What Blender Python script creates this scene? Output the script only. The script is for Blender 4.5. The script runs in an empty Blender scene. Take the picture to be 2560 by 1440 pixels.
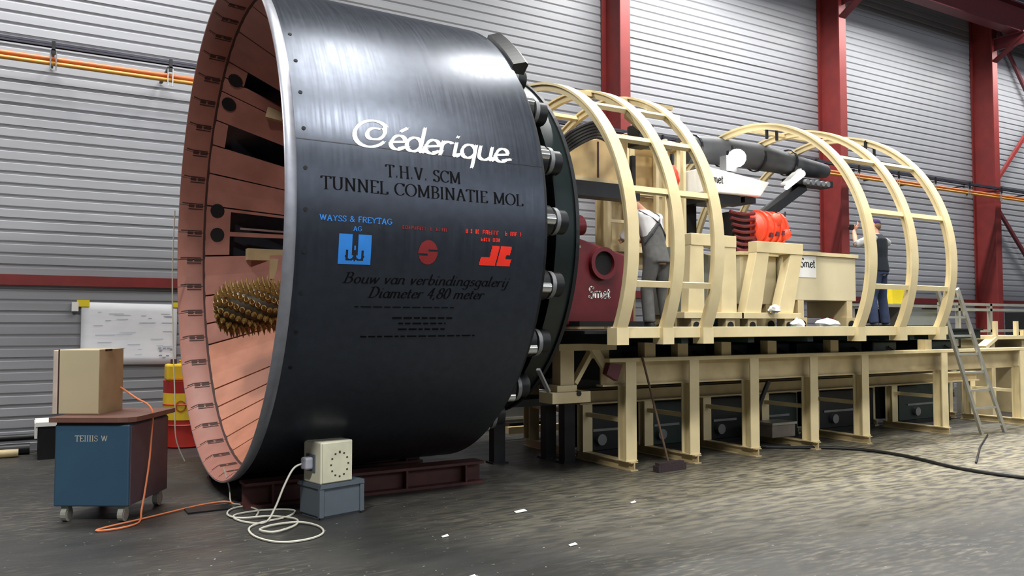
import bpy, bmesh, math, random
from mathutils import Vector as V, Matrix as MX
random.seed(7)
S = bpy.context.scene
COL = S.collection
PI = math.pi
R = math.radians

# ------------------------------------------------------------------ camera
cam = bpy.data.objects.new('camera', bpy.data.cameras.new('camera'))
COL.objects.link(cam)
cam.data.sensor_width = 36
cam.data.lens = 36 * 2053.0 / 2560
cam.location = (-1.616, -8.327, 1.629)
cam.rotation_euler = (R(90 + 2.514), 0, -R(30.794))
cam.data.clip_end = 200
S.camera = cam

# ------------------------------------------------------------------ world, lamps, exposure
w = bpy.data.worlds.new('world'); S.world = w
w.use_nodes = True
w.node_tree.nodes['Background'].inputs[0].default_value = (.75, .85, 1, 1)
w.node_tree.nodes['Background'].inputs[1].default_value = .25
S.view_settings.view_transform = 'Standard'
S.view_settings.look = 'None'
S.view_settings.gamma = 1
S.view_settings.use_curve_mapping = False
S.view_settings.exposure = 0.0
S.cycles.use_denoising = True
S.cycles.max_bounces = 6
S.cycles.diffuse_bounces = 2

def lamp(x, y, z, watt, size=1.0, col=(1, .985, .955), spread=160, size_y=None):
    l = bpy.data.lights.new('hall_lamp', 'AREA')
    l.energy = watt; l.color = col; l.spread = R(spread)
    l.shape = 'RECTANGLE' if size_y else 'DISK'; l.size = size
    if size_y: l.size_y = size_y
    o = bpy.data.objects.new('hall_lamp', l); COL.objects.link(o)
    o.location = (x, y, z)
    return o
WH = (1, .985, .955)
LAMPS = [(2.4, -3.3, 9.4, 420, 1.3, WH, 160, 3.6), (4.9, -1.1, 9.4, 240, 1.0),
         (-4.5, -8.0, 9.4, 1000, 1.4), (3.4, -7.6, 9.4, 640, 1.5), (9.5, -7.0, 9.4, 130, 1.4, WH, 110), (15.0, -7.0, 9.4, 200, 1.4, WH, 110),
         (8.6, -3.0, 9.4, 150, 1.2, WH, 80), (14.0, -3.0, 9.4, 260, 1.2, WH, 100),
         # strip lights along the wall
         (-1.8, 2.1, 9.2, 600, 4.4, WH, 160, .25), (9.3, 2.1, 9.2, 640, 4.4, WH, 160, .25), (15.4, 2.1, 9.2, 380, 4.0, WH, 160, .25), (21.6, 2.1, 9.2, 400, 4.0, WH, 160, .25)]
for a in LAMPS: lamp(*a)

# ------------------------------------------------------------------ helpers: materials
def lin(c):
    return tuple(((v / 255) / 12.92 if v / 255 <= .04045 else ((v / 255 + .055) / 1.055) ** 2.4) for v in c)
def mat(name, col, rough=.5, metal=0, var=.12, scale=6, stretch=(1, 1, 1), bump=0, dirt=None, dirt_amt=.4, spec=.5, emit=0, rvar=0):
    m = bpy.data.materials.new(name); m.use_nodes = True
    n = m.node_tree.nodes; L = m.node_tree.links
    b = n['Principled BSDF']
    c = lin(col)
    tc = n.new('ShaderNodeTexCoord'); mp = n.new('ShaderNodeMapping'); mp.inputs['Scale'].default_value = stretch
    L.new(tc.outputs['Object'], mp.inputs[0])
    ns = n.new('ShaderNodeTexNoise'); ns.inputs['Scale'].default_value = scale; ns.inputs['Detail'].default_value = 5
    L.new(mp.outputs[0], ns.inputs['Vector'])
    r = n.new('ShaderNodeValToRGB')
    r.color_ramp.elements[0].position = .3; r.color_ramp.elements[1].position = .7
    r.color_ramp.elements[0].color = tuple(v * (1 - var) for v in c) + (1,)
    r.color_ramp.elements[1].color = tuple(min(1, v * (1 + var)) for v in c) + (1,)
    L.new(ns.outputs[0], r.inputs[0])
    out = r.outputs[0]
    if dirt:
        n2 = n.new('ShaderNodeTexNoise'); n2.inputs['Scale'].default_value = scale * .35; n2.inputs['Detail'].default_value = 8
        L.new(mp.outputs[0], n2.inputs['Vector'])
        r2 = n.new('ShaderNodeValToRGB'); r2.color_ramp.elements[0].position = .48; r2.color_ramp.elements[1].position = .68
        r2.color_ramp.elements[1].color = (dirt_amt,) * 3 + (1,)
        L.new(n2.outputs[0], r2.inputs[0])
        mx = n.new('ShaderNodeMix'); mx.data_type = 'RGBA'
        L.new(r2.outputs[0], mx.inputs[0]); L.new(out, mx.inputs[6]); mx.inputs[7].default_value = lin(dirt) + (1,)
        out = mx.outputs[2]
    L.new(out, b.inputs['Base Color'])
    b.inputs['Roughness'].default_value = rough; b.inputs['Metallic'].default_value = metal
    b.inputs['Specular IOR Level'].default_value = spec
    if rvar:
        mr = n.new('ShaderNodeMapRange'); mr.inputs[3].default_value = max(.02, rough - rvar); mr.inputs[4].default_value = min(1, rough + rvar)
        mr.inputs[1].default_value = .3; mr.inputs[2].default_value = .7
        L.new(ns.outputs[0], mr.inputs[0]); L.new(mr.outputs[0], b.inputs['Roughness'])
    if bump:
        bp = n.new('ShaderNodeBump'); bp.inputs['Strength'].default_value = bump; bp.inputs['Distance'].default_value = .01
        L.new(ns.outputs[0], bp.inputs['Height']); L.new(bp.outputs[0], b.inputs['Normal'])
    if emit:
        b.inputs['Emission Color'].default_value = c + (1,); b.inputs['Emission Strength'].default_value = emit
    return m
M = {}
M['clad'] = mat('cladding_grey', (150, 152, 157), .45, .0, .04, 3, (.3, 1, 6), dirt=(130, 130, 134), dirt_amt=.18)
M['red_steel'] = mat('red_oxide_steel', (128, 44, 42), .5, 0, .1, 4, dirt=(96, 40, 40), dirt_amt=.3)
M['dark_red'] = mat('dark_red_steel', (92, 34, 40), .5, 0, .12, 5)
M['cream'] = mat('cream_paint', (222, 205, 160), .42, 0, .05, 5, dirt=(176, 156, 112), dirt_amt=.3)
M['cream2'] = mat('cream_paint_dull', (205, 186, 142), .5, 0, .07, 6, dirt=(150, 130, 92), dirt_amt=.45)
M['tan'] = mat('tan_panel', (196, 168, 118), .5, 0, .1, 5, dirt=(130, 104, 70), dirt_amt=.5)
M['shield'] = mat('blue_black_shield_steel', (58, 63, 72), .34, .7, .1, 22, (.6, .6, .6), spec=.5)
M['lip'] = mat('bare_steel_lip', (150, 152, 160), .38, .6, .1, 12)
M['primer'] = mat('pink_primer', (172, 116, 102), .55, 0, .1, 5, dirt=(128, 80, 66), dirt_amt=.5)
M['primer2'] = mat('orange_primer', (196, 130, 102), .55, 0, .12, 5, dirt=(160, 98, 70), dirt_amt=.6)
M['slot'] = mat('slot_dark_brown', (62, 36, 32), .7)
M['black'] = mat('black_steel', (22, 24, 26), .45, .2, .2, 8)
M['void'] = mat('black_recess', (8, 8, 9), .8)
M['ink'] = mat('black_lettering', (5, 5, 7), .75, 0, 0, spec=.1)
M['white_ink'] = mat('white_lettering', (250, 248, 244), .45, 0, 0)
M['blue_ink'] = mat('blue_print', (38, 122, 205), .5, 0, .08)
M['red_ink'] = mat('red_print', (225, 40, 18), .5, 0, .08)
M['dkred_ink'] = mat('dark_red_print', (120, 22, 24), .5, 0, .1)
M['ring_dark'] = mat('dark_green_black_steel', (22, 33, 33), .4, .3, .15, 6)
M['chrome'] = mat('chrome_steel', (205, 207, 205), .22, .9, .05)
M['steel'] = mat('grey_steel', (130, 132, 134), .45, .5, .1)
M['gold'] = mat('brass_cutter_pick', (150, 120, 66), .5, .25, .45, 20)
M['drum'] = mat('olive_cutter_drum', (62, 56, 42), .55, .2, .3, 9)
M['orange_pipe'] = mat('orange_pipe_paint', (176, 92, 34), .45, 0, .12, 3)
M['gold_pipe'] = mat('ochre_pipe', (190, 136, 52), .45, 0, .1)
M['tray'] = mat('dark_cable_tray', (58, 58, 70), .5, .3, .15)
M['white'] = mat('white_paint', (238, 238, 234), .5, 0, .03)
M['blue'] = mat('petrol_blue_paint', (52, 84, 108), .5, 0, .06, 4)
M['brown_top'] = mat('brown_worktop', (112, 78, 66), .55, 0, .12, 6)
M['brown_side'] = mat('brown_side_panel', (84, 70, 78), .6, 0, .1, 6)
M['beige'] = mat('beige_enclosure', (200, 186, 152), .5, 0, .03, 4)
M['beige2'] = mat('pale_enclosure', (214, 210, 188), .5, 0, .03, 4)
M['grey_plastic'] = mat('slate_grey_plastic', (88, 98, 106), .5, 0, .06, 6)
M['cable_white'] = mat('off_white_cable', (206, 204, 190), .5, 0, .05)
M['cable_orange'] = mat('orange_cord', (232, 138, 92), .5, 0, .05)
M['cable_black'] = mat('black_rubber', (18, 18, 18), .55, 0, .1)
M['paper'] = mat('drawing_paper', (244, 246, 252), .75, 0, .04, 3, (1, 1, 3))
M['pencil'] = mat('drawing_lines', (150, 156, 172), .8)
M['yellow'] = mat('yellow_paint', (226, 186, 42), .5, 0, .08)
M['yellow2'] = mat('bright_yellow_plastic', (232, 208, 40), .45, 0, .05)
M['barrel_red'] = mat('red_barrel_paint', (168, 40, 30), .45, 0, .1)
M['orange_red'] = mat('orange_red_casting', (236, 76, 48), .45, 0, .12, 9)
M['maroon'] = mat('maroon_steel', (98, 26, 34), .42, .1, .15, 6)
M['duct'] = mat('dark_grey_duct', (64, 66, 70), .6, 0, .15, 5)
M['rust'] = mat('rusty_red_beam', (84, 48, 44), .65, .1, .2, 6)
M['alu'] = mat('aluminium', (176, 174, 162), .4, .5, .08)
M['skin'] = mat('skin', (206, 150, 122), .6, 0, .04)
M['hair'] = mat('brown_hair', (112, 84, 54), .7, 0, .2, 30)
M['grey_cloth'] = mat('grey_work_cloth', (94, 94, 92), .9, 0, .15, 14)
M['grey_cloth2'] = mat('worn_grey_trousers', (98, 104, 104), .9, 0, .3, 12)
M['white_cloth'] = mat('white_shirt_cloth', (216, 214, 214), .9, 0, .06)
M['strap'] = mat('dark_grey_strap', (62, 62, 66), .9)
M['navy'] = mat('navy_vest_cloth', (20, 27, 35), .9, 0, .15)
M['jeans'] = mat('blue_jeans', (42, 54, 80), .9, 0, .2, 9)
M['sleeve'] = mat('pale_grey_sleeve', (168, 168, 168), .9, 0, .25, 16)
M['purple'] = mat('purple_cap_cloth', (58, 42, 84), .9)
M['shoe'] = mat('dark_shoe', (40, 38, 36), .7)
M['eye'] = mat('eye_white', (230, 228, 222), .4)
M['glow'] = mat('lit_lamp_glass', (255, 252, 245), .4, emit=22)
M['glow2'] = mat('lit_tube', (255, 252, 250), .4, emit=2.2)
M['wood'] = mat('broom_wood', (92, 72, 54), .6, 0, .1)
M['bristle'] = mat('dark_bristle', (52, 40, 42), .9, 0, .3, 40)
M['carton'] = mat('grey_carton', (150, 140, 128), .8)
M['green_dark'] = mat('dark_green_machine', (30, 46, 42), .5, .1, .2)
M['tank'] = mat('cream_tank_paint', (212, 200, 164), .4, 0, .04, 3)
M['castor'] = mat('pale_grey_castor', (150, 150, 140), .6)
M['grey_panel'] = mat('grey_green_panel', (132, 136, 130), .55, 0, .06, 4)

def floor_mat():
    m = bpy.data.materials.new('stained_concrete'); m.use_nodes = True
    n = m.node_tree.nodes; L = m.node_tree.links; b = n['Principled BSDF']
    tc = n.new('ShaderNodeTexCoord')
    def noise(s, d, st=(1, 1, 1)):
        mp = n.new('ShaderNodeMapping'); mp.inputs['Scale'].default_value = st; mp.inputs['Rotation'].default_value = (0, 0, R(-31))
        L.new(tc.outputs['Object'], mp.inputs[0])
        t = n.new('ShaderNodeTexNoise'); t.inputs['Scale'].default_value = s; t.inputs['Detail'].default_value = d
        L.new(mp.outputs[0], t.inputs['Vector']); return t
    def ramp(t, a, ca, z, cz):
        r = n.new('ShaderNodeValToRGB'); e = r.color_ramp.elements
        e[0].position = a; e[0].color = ca + (1,); e[1].position = z; e[1].color = cz + (1,)
        L.new(t.outputs[0], r.inputs[0]); return r
    def mix(f, a, c):
        x = n.new('ShaderNodeMix'); x.data_type = 'RGBA'; L.new(f, x.inputs[0]); L.new(a, x.inputs[6])
        x.inputs[7].default_value = c + (1,); return x.outputs[2]
    base = ramp(noise(.5, 6), .35, lin((46, 47, 46)), .65, lin((64, 63, 60)))
    o = base.outputs[0]
    st = ramp(noise(1.3, 8, (.8, 1.6, 1)), .5, (0, 0, 0), .66, (.7, .7, .7))
    o = mix(st.outputs[0], o, lin((42, 42, 41)))
    # pale dust before the trestles; its patch also paints in the lamplit floor
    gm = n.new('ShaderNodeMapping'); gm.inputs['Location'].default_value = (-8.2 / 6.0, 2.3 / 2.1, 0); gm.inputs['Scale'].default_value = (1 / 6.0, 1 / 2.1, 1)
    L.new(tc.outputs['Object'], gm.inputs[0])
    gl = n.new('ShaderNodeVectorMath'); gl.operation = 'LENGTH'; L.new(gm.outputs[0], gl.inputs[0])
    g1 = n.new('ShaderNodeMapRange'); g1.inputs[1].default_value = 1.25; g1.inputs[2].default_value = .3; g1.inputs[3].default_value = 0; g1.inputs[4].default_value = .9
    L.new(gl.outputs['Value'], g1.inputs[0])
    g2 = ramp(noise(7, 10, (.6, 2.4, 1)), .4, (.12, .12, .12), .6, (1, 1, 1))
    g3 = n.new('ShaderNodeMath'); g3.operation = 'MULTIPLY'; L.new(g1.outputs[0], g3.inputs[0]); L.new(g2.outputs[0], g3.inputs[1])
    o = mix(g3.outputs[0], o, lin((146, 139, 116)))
    du = ramp(noise(11, 10, (.6, 2.4, 1)), .48, (0, 0, 0), .8, (.8, .8, .8))
    dl = ramp(noise(.7, 5), .42, (0, 0, 0), .62, (1, 1, 1))
    dm = n.new('ShaderNodeMath'); dm.operation = 'MULTIPLY'; L.new(du.outputs[0], dm.inputs[0]); L.new(dl.outputs[0], dm.inputs[1])
    o = mix(dm.outputs[0], o, lin((122, 117, 102)))
    sp = ramp(noise(26, 3), .68, (0, 0, 0), .76, (.6, .6, .6))
    o = mix(sp.outputs[0], o, lin((188, 184, 168)))
    L.new(o, b.inputs['Base Color'])
    rr = n.new('ShaderNodeMapRange'); rr.inputs[3].default_value = .28; rr.inputs[4].default_value = .62
    L.new(noise(3.0, 6, (.7, 2, 1)).outputs[0], rr.inputs[0]); L.new(rr.outputs[0], b.inputs['Roughness'])
    bp = n.new('ShaderNodeBump'); bp.inputs['Strength'].default_value = .25; bp.inputs['Distance'].default_value = .01
    L.new(noise(14, 8, (.7, 1.9, 1)).outputs[0], bp.inputs['Height']); L.new(bp.outputs[0], b.inputs['Normal'])
    return m
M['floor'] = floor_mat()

def shield_streaks():
    # brushed, slightly uneven gloss running round the shell
    m = M['shield']; n = m.node_tree.nodes; L = m.node_tree.links; b = n['Principled BSDF']
    tc = n.new('ShaderNodeTexCoord'); mp = n.new('ShaderNodeMapping'); mp.inputs['Scale'].default_value = (26, 1.2, 1.2)
    L.new(tc.outputs['Object'], mp.inputs[0])
    t = n.new('ShaderNodeTexNoise'); t.inputs['Scale'].default_value = 1.6; t.inputs['Detail'].default_value = 4
    L.new(mp.outputs[0], t.inputs['Vector'])
    mr = n.new('ShaderNodeMapRange'); mr.inputs[1].default_value = .3; mr.inputs[2].default_value = .7
    mr.inputs[3].default_value = .30; mr.inputs[4].default_value = .38
    L.new(t.outputs[0], mr.inputs[0]); L.new(mr.outputs[0], b.inputs['Roughness'])
shield_streaks()

# ------------------------------------------------------------------ helpers: objects and meshes
OFF = {}
def tag(o, label=None, cat=None, group=None, kind=None):
    if label: o['label'] = label
    if cat: o['category'] = cat
    if group: o['group'] = group
    if kind: o['kind'] = kind
    return o
def thing(name, label, cat, loc=(0, 0, 0), rz=0, group=None, local=False):
    o = bpy.data.objects.new(name, None); COL.objects.link(o)
    o.empty_display_size = .2
    o.location = loc; o.rotation_euler = (0, 0, rz)
    OFF[o] = V((0, 0, 0)) if local else V(loc)
    return tag(o, label, cat, group)
def link(name, me, parent=None, label=None, kind=None, loc=None):
    o = bpy.data.objects.new(name, me); COL.objects.link(o)
    if parent is not None:
        o.parent = parent; OFF[o] = OFF.get(parent, V((0, 0, 0)))
    if loc: o.location = loc
    return tag(o, label, None, None, kind)
def frame_of(d, up=V((0, 0, 1))):
    d = d.normalized()
    if abs(d.dot(up)) > .98: up = V((0, 1, 0)) if abs(d.y) < .9 else V((1, 0, 0))
    s = d.cross(up).normalized(); u = s.cross(d).normalized()
    return s, u
class B:
    def __init__(self): self.v = []; self.f = []
    def add(self, vs, fs):
        k = len(self.v); self.v += [V(p) for p in vs]; self.f += [[i + k for i in q] for q in fs]; return self
    HEX = [(0, 3, 2, 1), (4, 5, 6, 7), (0, 1, 5, 4), (1, 2, 6, 5), (2, 3, 7, 6), (3, 0, 4, 7)]
    def box(self, x0, x1, y0, y1, z0, z1):
        return self.add([(x0, y0, z0), (x1, y0, z0), (x1, y1, z0), (x0, y1, z0), (x0, y0, z1), (x1, y0, z1), (x1, y1, z1), (x0, y1, z1)], self.HEX)
    def hexa(self, p): return self.add(p, self.HEX)
    def bar(self, p, q, w, h, up=V((0, 0, 1))):
        p, q = V(p), V(q); s, u = frame_of(q - p, up); s = s * w / 2; u = u * h / 2
        return self.add([p - s - u, p + s - u, p + s + u, p - s + u, q - s - u, q + s - u, q + s + u, q - s + u],
                        [(0, 1, 2, 3), (7, 6, 5, 4), (0, 4, 5, 1), (1, 5, 6, 2), (2, 6, 7, 3), (3, 7, 4, 0)])
    def taper(self, pts, rad, n=8, caps=True, sq=1.0):
        pts = [V(p) for p in pts]; k0 = len(self.v); m = len(pts)
        s0 = None
        for i, p in enumerate(pts):
            d = (pts[min(i + 1, m - 1)] - pts[max(i - 1, 0)])
            s, u = frame_of(d)
            if s0 is not None:
                s = (s0 - d.normalized() * s0.dot(d.normalized())).normalized(); u = s.cross(d.normalized()).normalized()
            s0 = s
            r = rad[i] if isinstance(rad, (list, tuple)) else rad
            for j in range(n):
                a = 2 * PI * j / n
                self.v.append(p + s * math.cos(a) * r + u * math.sin(a) * r * sq)
        for i in range(m - 1):
            for j in range(n):
                a = k0 + i * n + j; b = k0 + i * n + (j + 1) % n
                self.f.append([a, b, b + n, a + n])
        if caps:
            self.f.append([k0 + j for j in range(n)][::-1]); self.f.append([k0 + (m - 1) * n + j for j in range(n)])
        return self
    def tube(self, pts, r, n=8): return self.taper(pts, r, n)
    def cyl(self, p, q, r, n=16, r2=None): return self.taper([p, q], [r, r if r2 is None else r2], n)
    def lathe_x(self, prof, a0=0, a1=2 * PI, n=96, cy=0, cz=0, closed_prof=True, ends=True):
        # prof: list of (x, r) ; angle measured from -Y up towards +Z
        full = abs(a1 - a0 - 2 * PI) < 1e-6; k0 = len(self.v); m = len(prof); nn = n if full else n + 1
        for i in range(nn):
            a = a0 + (a1 - a0) * i / n
            for x, r in prof: self.v.append(V((x, cy - r * math.cos(a), cz + r * math.sin(a))))
        for i in range(n):
            i2 = (i + 1) % nn
            for j in range(m if closed_prof else m - 1):
                j2 = (j + 1) % m
                self.f.append([k0 + i * m + j, k0 + i2 * m + j, k0 + i2 * m + j2, k0 + i * m + j2])
        if not full and ends and closed_prof:
            self.f.append([k0 + j for j in range(m)]); self.f.append([k0 + n * m + j for j in range(m)][::-1])
        return self
    def lathe_z(self, prof, c=(0, 0), n=20):
        k0 = len(self.v); m = len(prof)
        for i in range(n):
            a = 2 * PI * i / n
            for r, z in prof: self.v.append(V((c[0] + r * math.cos(a), c[1] + r * math.sin(a), z)))
        for i in range(n):
            i2 = (i + 1) % n
            for j in range(m - 1): self.f.append([k0 + i * m + j, k0 + i2 * m + j, k0 + i2 * m + j + 1, k0 + i * m + j + 1])
        self.f.append([k0 + i * m for i in range(n)][::-1]); self.f.append([k0 + i * m + m - 1 for i in range(n)])
        return self
    def sphere(self, c, r, n=10, sc=(1, 1, 1)):
        k0 = len(self.v); m = n // 2 + 1; c = V(c)
        for i in range(m):
            t = PI * i / (m - 1)
            for j in range(n):
                a = 2 * PI * j / n
                self.v.append(c + V((r * sc[0] * math.sin(t) * math.cos(a), r * sc[1] * math.sin(t) * math.sin(a), r * sc[2] * math.cos(t))))
        for i in range(m - 1):
            for j in range(n):
                a = k0 + i * n + j; b = k0 + i * n + (j + 1) % n
                self.f.append([a, a + n, b + n, b])
        return self
    def ibeam(self, p, q, w, h, t=.012, up=V((0, 0, 1))):
        # flanges of width w, overall height h along up
        p, q = V(p), V(q); s, u = frame_of(q - p, up)
        for sg in (-1, 1): self.bar(p + u * sg * (h / 2 - t / 2), q + u * sg * (h / 2 - t / 2), w, t, up)
        return self.bar(p, q, t, h - 2 * t, up)
    def mesh(self, name, m, smooth=False, off=V((0, 0, 0)), fix=True):
        me = bpy.data.meshes.new(name)
        me.from_pydata([tuple(p - off) for p in self.v], [], self.f)
        if fix:
            bm = bmesh.new(); bm.from_mesh(me)
            bmesh.ops.remove_doubles(bm, verts=bm.verts, dist=1e-6)
            bmesh.ops.recalc_face_normals(bm, faces=bm.faces); bm.to_mesh(me); bm.free()
        me.materials.append(m)
        if smooth:
            for p in me.polygons: p.use_smooth = True
            me.set_sharp_from_angle(angle=R(40))
        return me
    def make(self, name, m, parent=None, label=None, kind=None, smooth=False, bevel=0, fix=True):
        me = self.mesh(name, m, smooth, OFF.get(parent, V((0, 0, 0))), fix)
        o = link(name, me, parent, label, kind)
        if bevel:
            md = o.modifiers.new('bevel', 'BEVEL'); md.width = bevel; md.segments = 2; md.limit_method = 'ANGLE'
        return o
def copy_tree(o, parent=None):
    c = o.copy(); COL.objects.link(c)
    if parent is not None: c.parent = parent
    for ch in list(o.children): copy_tree(ch, c)
    return c
def arcp(c, r, a0, a1, n=12):
    return [(c[0] + r * math.cos(a0 + (a1 - a0) * i / n), c[1] + r * math.sin(a0 + (a1 - a0) * i / n)) for i in range(n + 1)]
def spline(pts, k=6):
    pts = [V(p) for p in pts]; o = []
    for i in range(len(pts) - 1):
        p0 = pts[max(i - 1, 0)]; p1 = pts[i]; p2 = pts[i + 1]; p3 = pts[min(i + 2, len(pts) - 1)]
        for j in range(k):
            t = j / k
            o.append(.5 * ((2 * p1) + (p2 - p0) * t + (2 * p0 - 5 * p1 + 4 * p2 - p3) * t * t + (3 * p1 - p0 - 3 * p2 + p3) * t ** 3))
    o.append(pts[-1]); return o

# ------------------------------------------------------------------ the setting
WY = 4.0
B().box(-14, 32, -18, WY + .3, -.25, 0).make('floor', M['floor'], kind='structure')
B().box(-14, 32, -18, WY + .3, 10.8, 11).make('ceiling', mat('roof_deck', (120, 124, 132), .7), kind='structure')
dk = mat('far_wall_grey', (120, 124, 132), .8)
B().box(-14.2, -14, -18, WY + .3, 0, 11).make('wall_left', mat('dark_end_wall', (70, 72, 78), .8), kind='structure')
B().box(32, 32.2, -18, WY + .3, 0, 11).make('wall_right', dk, kind='structure')
B().box(-14, 32, -18.2, -18, 0, 6.2).box(-14, 32, -18.2, -18, 10.2, 11).make('wall_front', dk, kind='structure')
# assumed glazing, added high in the unseen wall opposite to light front faces
B().box(-14, 1, -18.2, -18, 6.2, 10.2).make('wall_front_end', dk, kind='structure')
wn = B().box(1, 32, -18.12, -18.06, 6.2, 10.2).make('added_window_1', mat('added_glazing_light', (244, 248, 255), .5, 0, 0, emit=3.7), kind='structure')
OFF[wn] = V((0, 0, 0))
wf = B()
for k in range(16): wf.box(1 + 2 * k - .04, 1 + 2 * k + .04, -18.06, -17.98, 6.2, 10.2)
wf.box(1, 32, -18.06, -17.98, 8.15, 8.25).make('added_mullion', M['alu'], wn)
wb = B().box(-14, 32, WY + .06, WY + .3, 0, 10.8).make('wall_back', M['clad'], kind='structure')
OFF[wb] = V((0, 0, 0))
COLX = [-10.56, -4.46, 1.64, 7.80, 13.95, 20.05, 26.15]
bays = [(-14, COLX[0])] + list(zip(COLX[:-1], COLX[1:])) + [(COLX[-1], 32)]
def sheet_mesh(Lx, h=.6, pitch=.15):
    b = B(); prof = []
    z = 0.0
    for k in range(int(round(h / pitch))):
        prof += [(0.0, z + .004), (0.0, z + .100), (.018, z + .112), (.018, z + .130), (0.003, z + .150)]
        z += pitch
    vs = []; fs = []
    for (y, zz) in prof: vs += [(0, y, zz), (Lx, y, zz)]
    for i in range(len(prof) - 1): fs.append((2 * i, 2 * i + 1, 2 * i + 3, 2 * i + 2))
    b.add(vs, fs)
    me = b.mesh('cladding_sheet', M['clad'], fix=False)
    return me
for (x0, x1) in bays:
    me = sheet_mesh(x1 - x0 - .006)
    for r_ in range(18):
        o = link('cladding_sheet', me, wb, loc=(x0 + .003, WY + random.uniform(-.002, .003), r_ * .6))
for i, cx in enumerate(COLX):
    nth = ['', '', 'hidden behind the shield', 'nearest the white and cream ring frames, left of the three', 'middle one of the three along the wall', 'right hand one of the three, under a bracket', '']
    lab = 'red oxide steel column on the wall, ' + (nth[i] or ('far left end of the wall' if i == 0 else 'just left of the camera view' if i == 1 else 'far right end of the wall'))
    t = thing('steel_column', lab, 'column', (cx, 3.7, 0), group='red steel columns of the hall wall')
    B().box(cx - .01, cx + .01, 3.43, 3.965, 0, 10.7).make('web', M['red_steel'], t)
    B().box(cx - .115, cx + .115, 3.40, 3.43, 0, 10.7).make('flange', M['red_steel'], t)
    B().box(cx - .115, cx + .115, 3.965, 3.992, 0, 10.7).make('flange', M['red_steel'], t)
    B().box(cx - .2, cx + .2, 3.34, 3.99, 0, .03).make('base_plate', M['red_steel'], t)
    br = B().box(cx - .1, cx + .1, 2.62, 3.4, 9.02, 9.06).box(cx - .015, cx + .015, 2.62, 3.4, 8.75, 9.02)
    br.hexa([(cx - .1, 2.6, 8.95), (cx + .1, 2.6, 8.95), (cx + .1, 3.4, 8.45), (cx - .1, 3.4, 8.45), (cx - .1, 2.6, 9.0), (cx + .1, 2.6, 9.0), (cx + .1, 3.4, 8.5), (cx - .1, 3.4, 8.5)])
    br.make('crane_bracket', M['dark_red'], t)
t = thing('crane_runway_beam', 'dark red crane runway beam along the wall at the top right, carried on brackets', 'beam', (9, 2.85, 9.06))
B().box(-14, 32, 2.7, 3.0, 9.06, 9.09).make('bottom_flange', M['dark_red'], t)
B().box(-14, 32, 2.84, 2.86, 9.09, 9.75).make('web', M['dark_red'], t)
B().box(-14, 32, 2.68, 3.02, 9.75, 9.79).make('top_flange', M['dark_red'], t)
t = thing('wall_girt', 'long red horizontal girt crossing the lower part of the grey wall', 'beam', (9, 3.9, 2.2))
B().box(-14, 32, 3.93, 3.995, 2.13, 2.15).box(-14, 32, 3.93, 3.95, 2.15, 2.25).box(-14, 32, 3.93, 3.995, 2.25, 2.265).make('rail', M['red_steel'], t)
brs = [((20.3, 3.85, 10.5), (25.9, 3.85, 4.3), 'dark red diagonal wall brace falling to the right of the right hand column'),
       ((20.3, 3.70, 5.2), (25.9, 3.70, 10.5), 'thin red diagonal wall brace rising from the right hand column'),
       ((20.3, 3.85, 5.2), (25.9, 3.85, .15), 'lower dark red diagonal wall brace below the cross bracing')]
for a, b_, lab in brs:
    d_ = B().bar(a, b_, .07, .09)
    tag(d_.make('diagonal_brace', M['dark_red'] if 'thin' not in lab else M['red_steel']), lab, 'brace')
# services on the wall
t = thing('gas_pipe', 'orange pipe hung along the wall from left edge to right edge', 'pipe', (9, 3.2, 4.87))
B().cyl((-14, 3.2, 4.90), (32, 3.2, 4.90), .035, 10).make('upper_pipe', M['orange_pipe'], t, smooth=True)
B().cyl((-14, 3.14, 4.83), (32, 3.14, 4.83), .026, 10).make('lower_pipe', M['gold_pipe'], t, smooth=True, label='thin ochre pipe')
t = thing('cable_tray', 'dark cable tray running along the wall just above the orange pipe', 'tray', (9, 3.3, 5.03))
B().box(-14, 32, 3.2, 3.27, 5.085, 5.09).box(-14, 32, 3.2, 3.205, 5.06, 5.12).box(-14, 32, 3.265, 3.27, 5.06, 5.12).make('tray', M['tray'], t)
B().tube([(-14, 3.225, 5.105), (32, 3.225, 5.105)], .012, 6).tube([(-14, 3.25, 5.105), (32, 3.25, 5.105)], .011, 6).make('cables', M['cable_black'], t)
hx = [-1.36, -.02, 7.0, 8.4, 9.8, 11.2, 12.6, 14.0, 15.4, 16.8, 18.2, 19.6, 21.0]
for i, x in enumerate(hx):
    lab = ['dark hanger on the orange pipe nearest the left edge', 'dark hanger on the orange pipe just left of the shield'][i] if i < 2 else 'dark hanger on the wall pipe right of the shield, %s counted from the shield side' % ['first', 'second', 'third', 'fourth', 'fifth', 'sixth', 'seventh', 'eighth', 'ninth', 'tenth', 'eleventh'][i - 2]
    t = thing('pipe_hanger', lab, 'hanger', (x, 3.3, 4.75), group='hangers of the wall pipe')
    B().box(x - .02, x + .02, 3.2, 3.98, 5.0, 5.03).box(x - .02, x + .02, 3.06, 3.09, 4.93, 5.09).box(x - .025, x + .025, 3.06, 3.24, 4.975, 4.99).make('arm', M['black'], t)
    B().tube([(x - .03, 3.09, 4.97), (x - .03, 3.09, 4.74), (x + .03, 3.09, 4.74), (x + .03, 3.09, 4.97)], .009, 6).make('u_bolt', M['chrome'], t)

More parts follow.
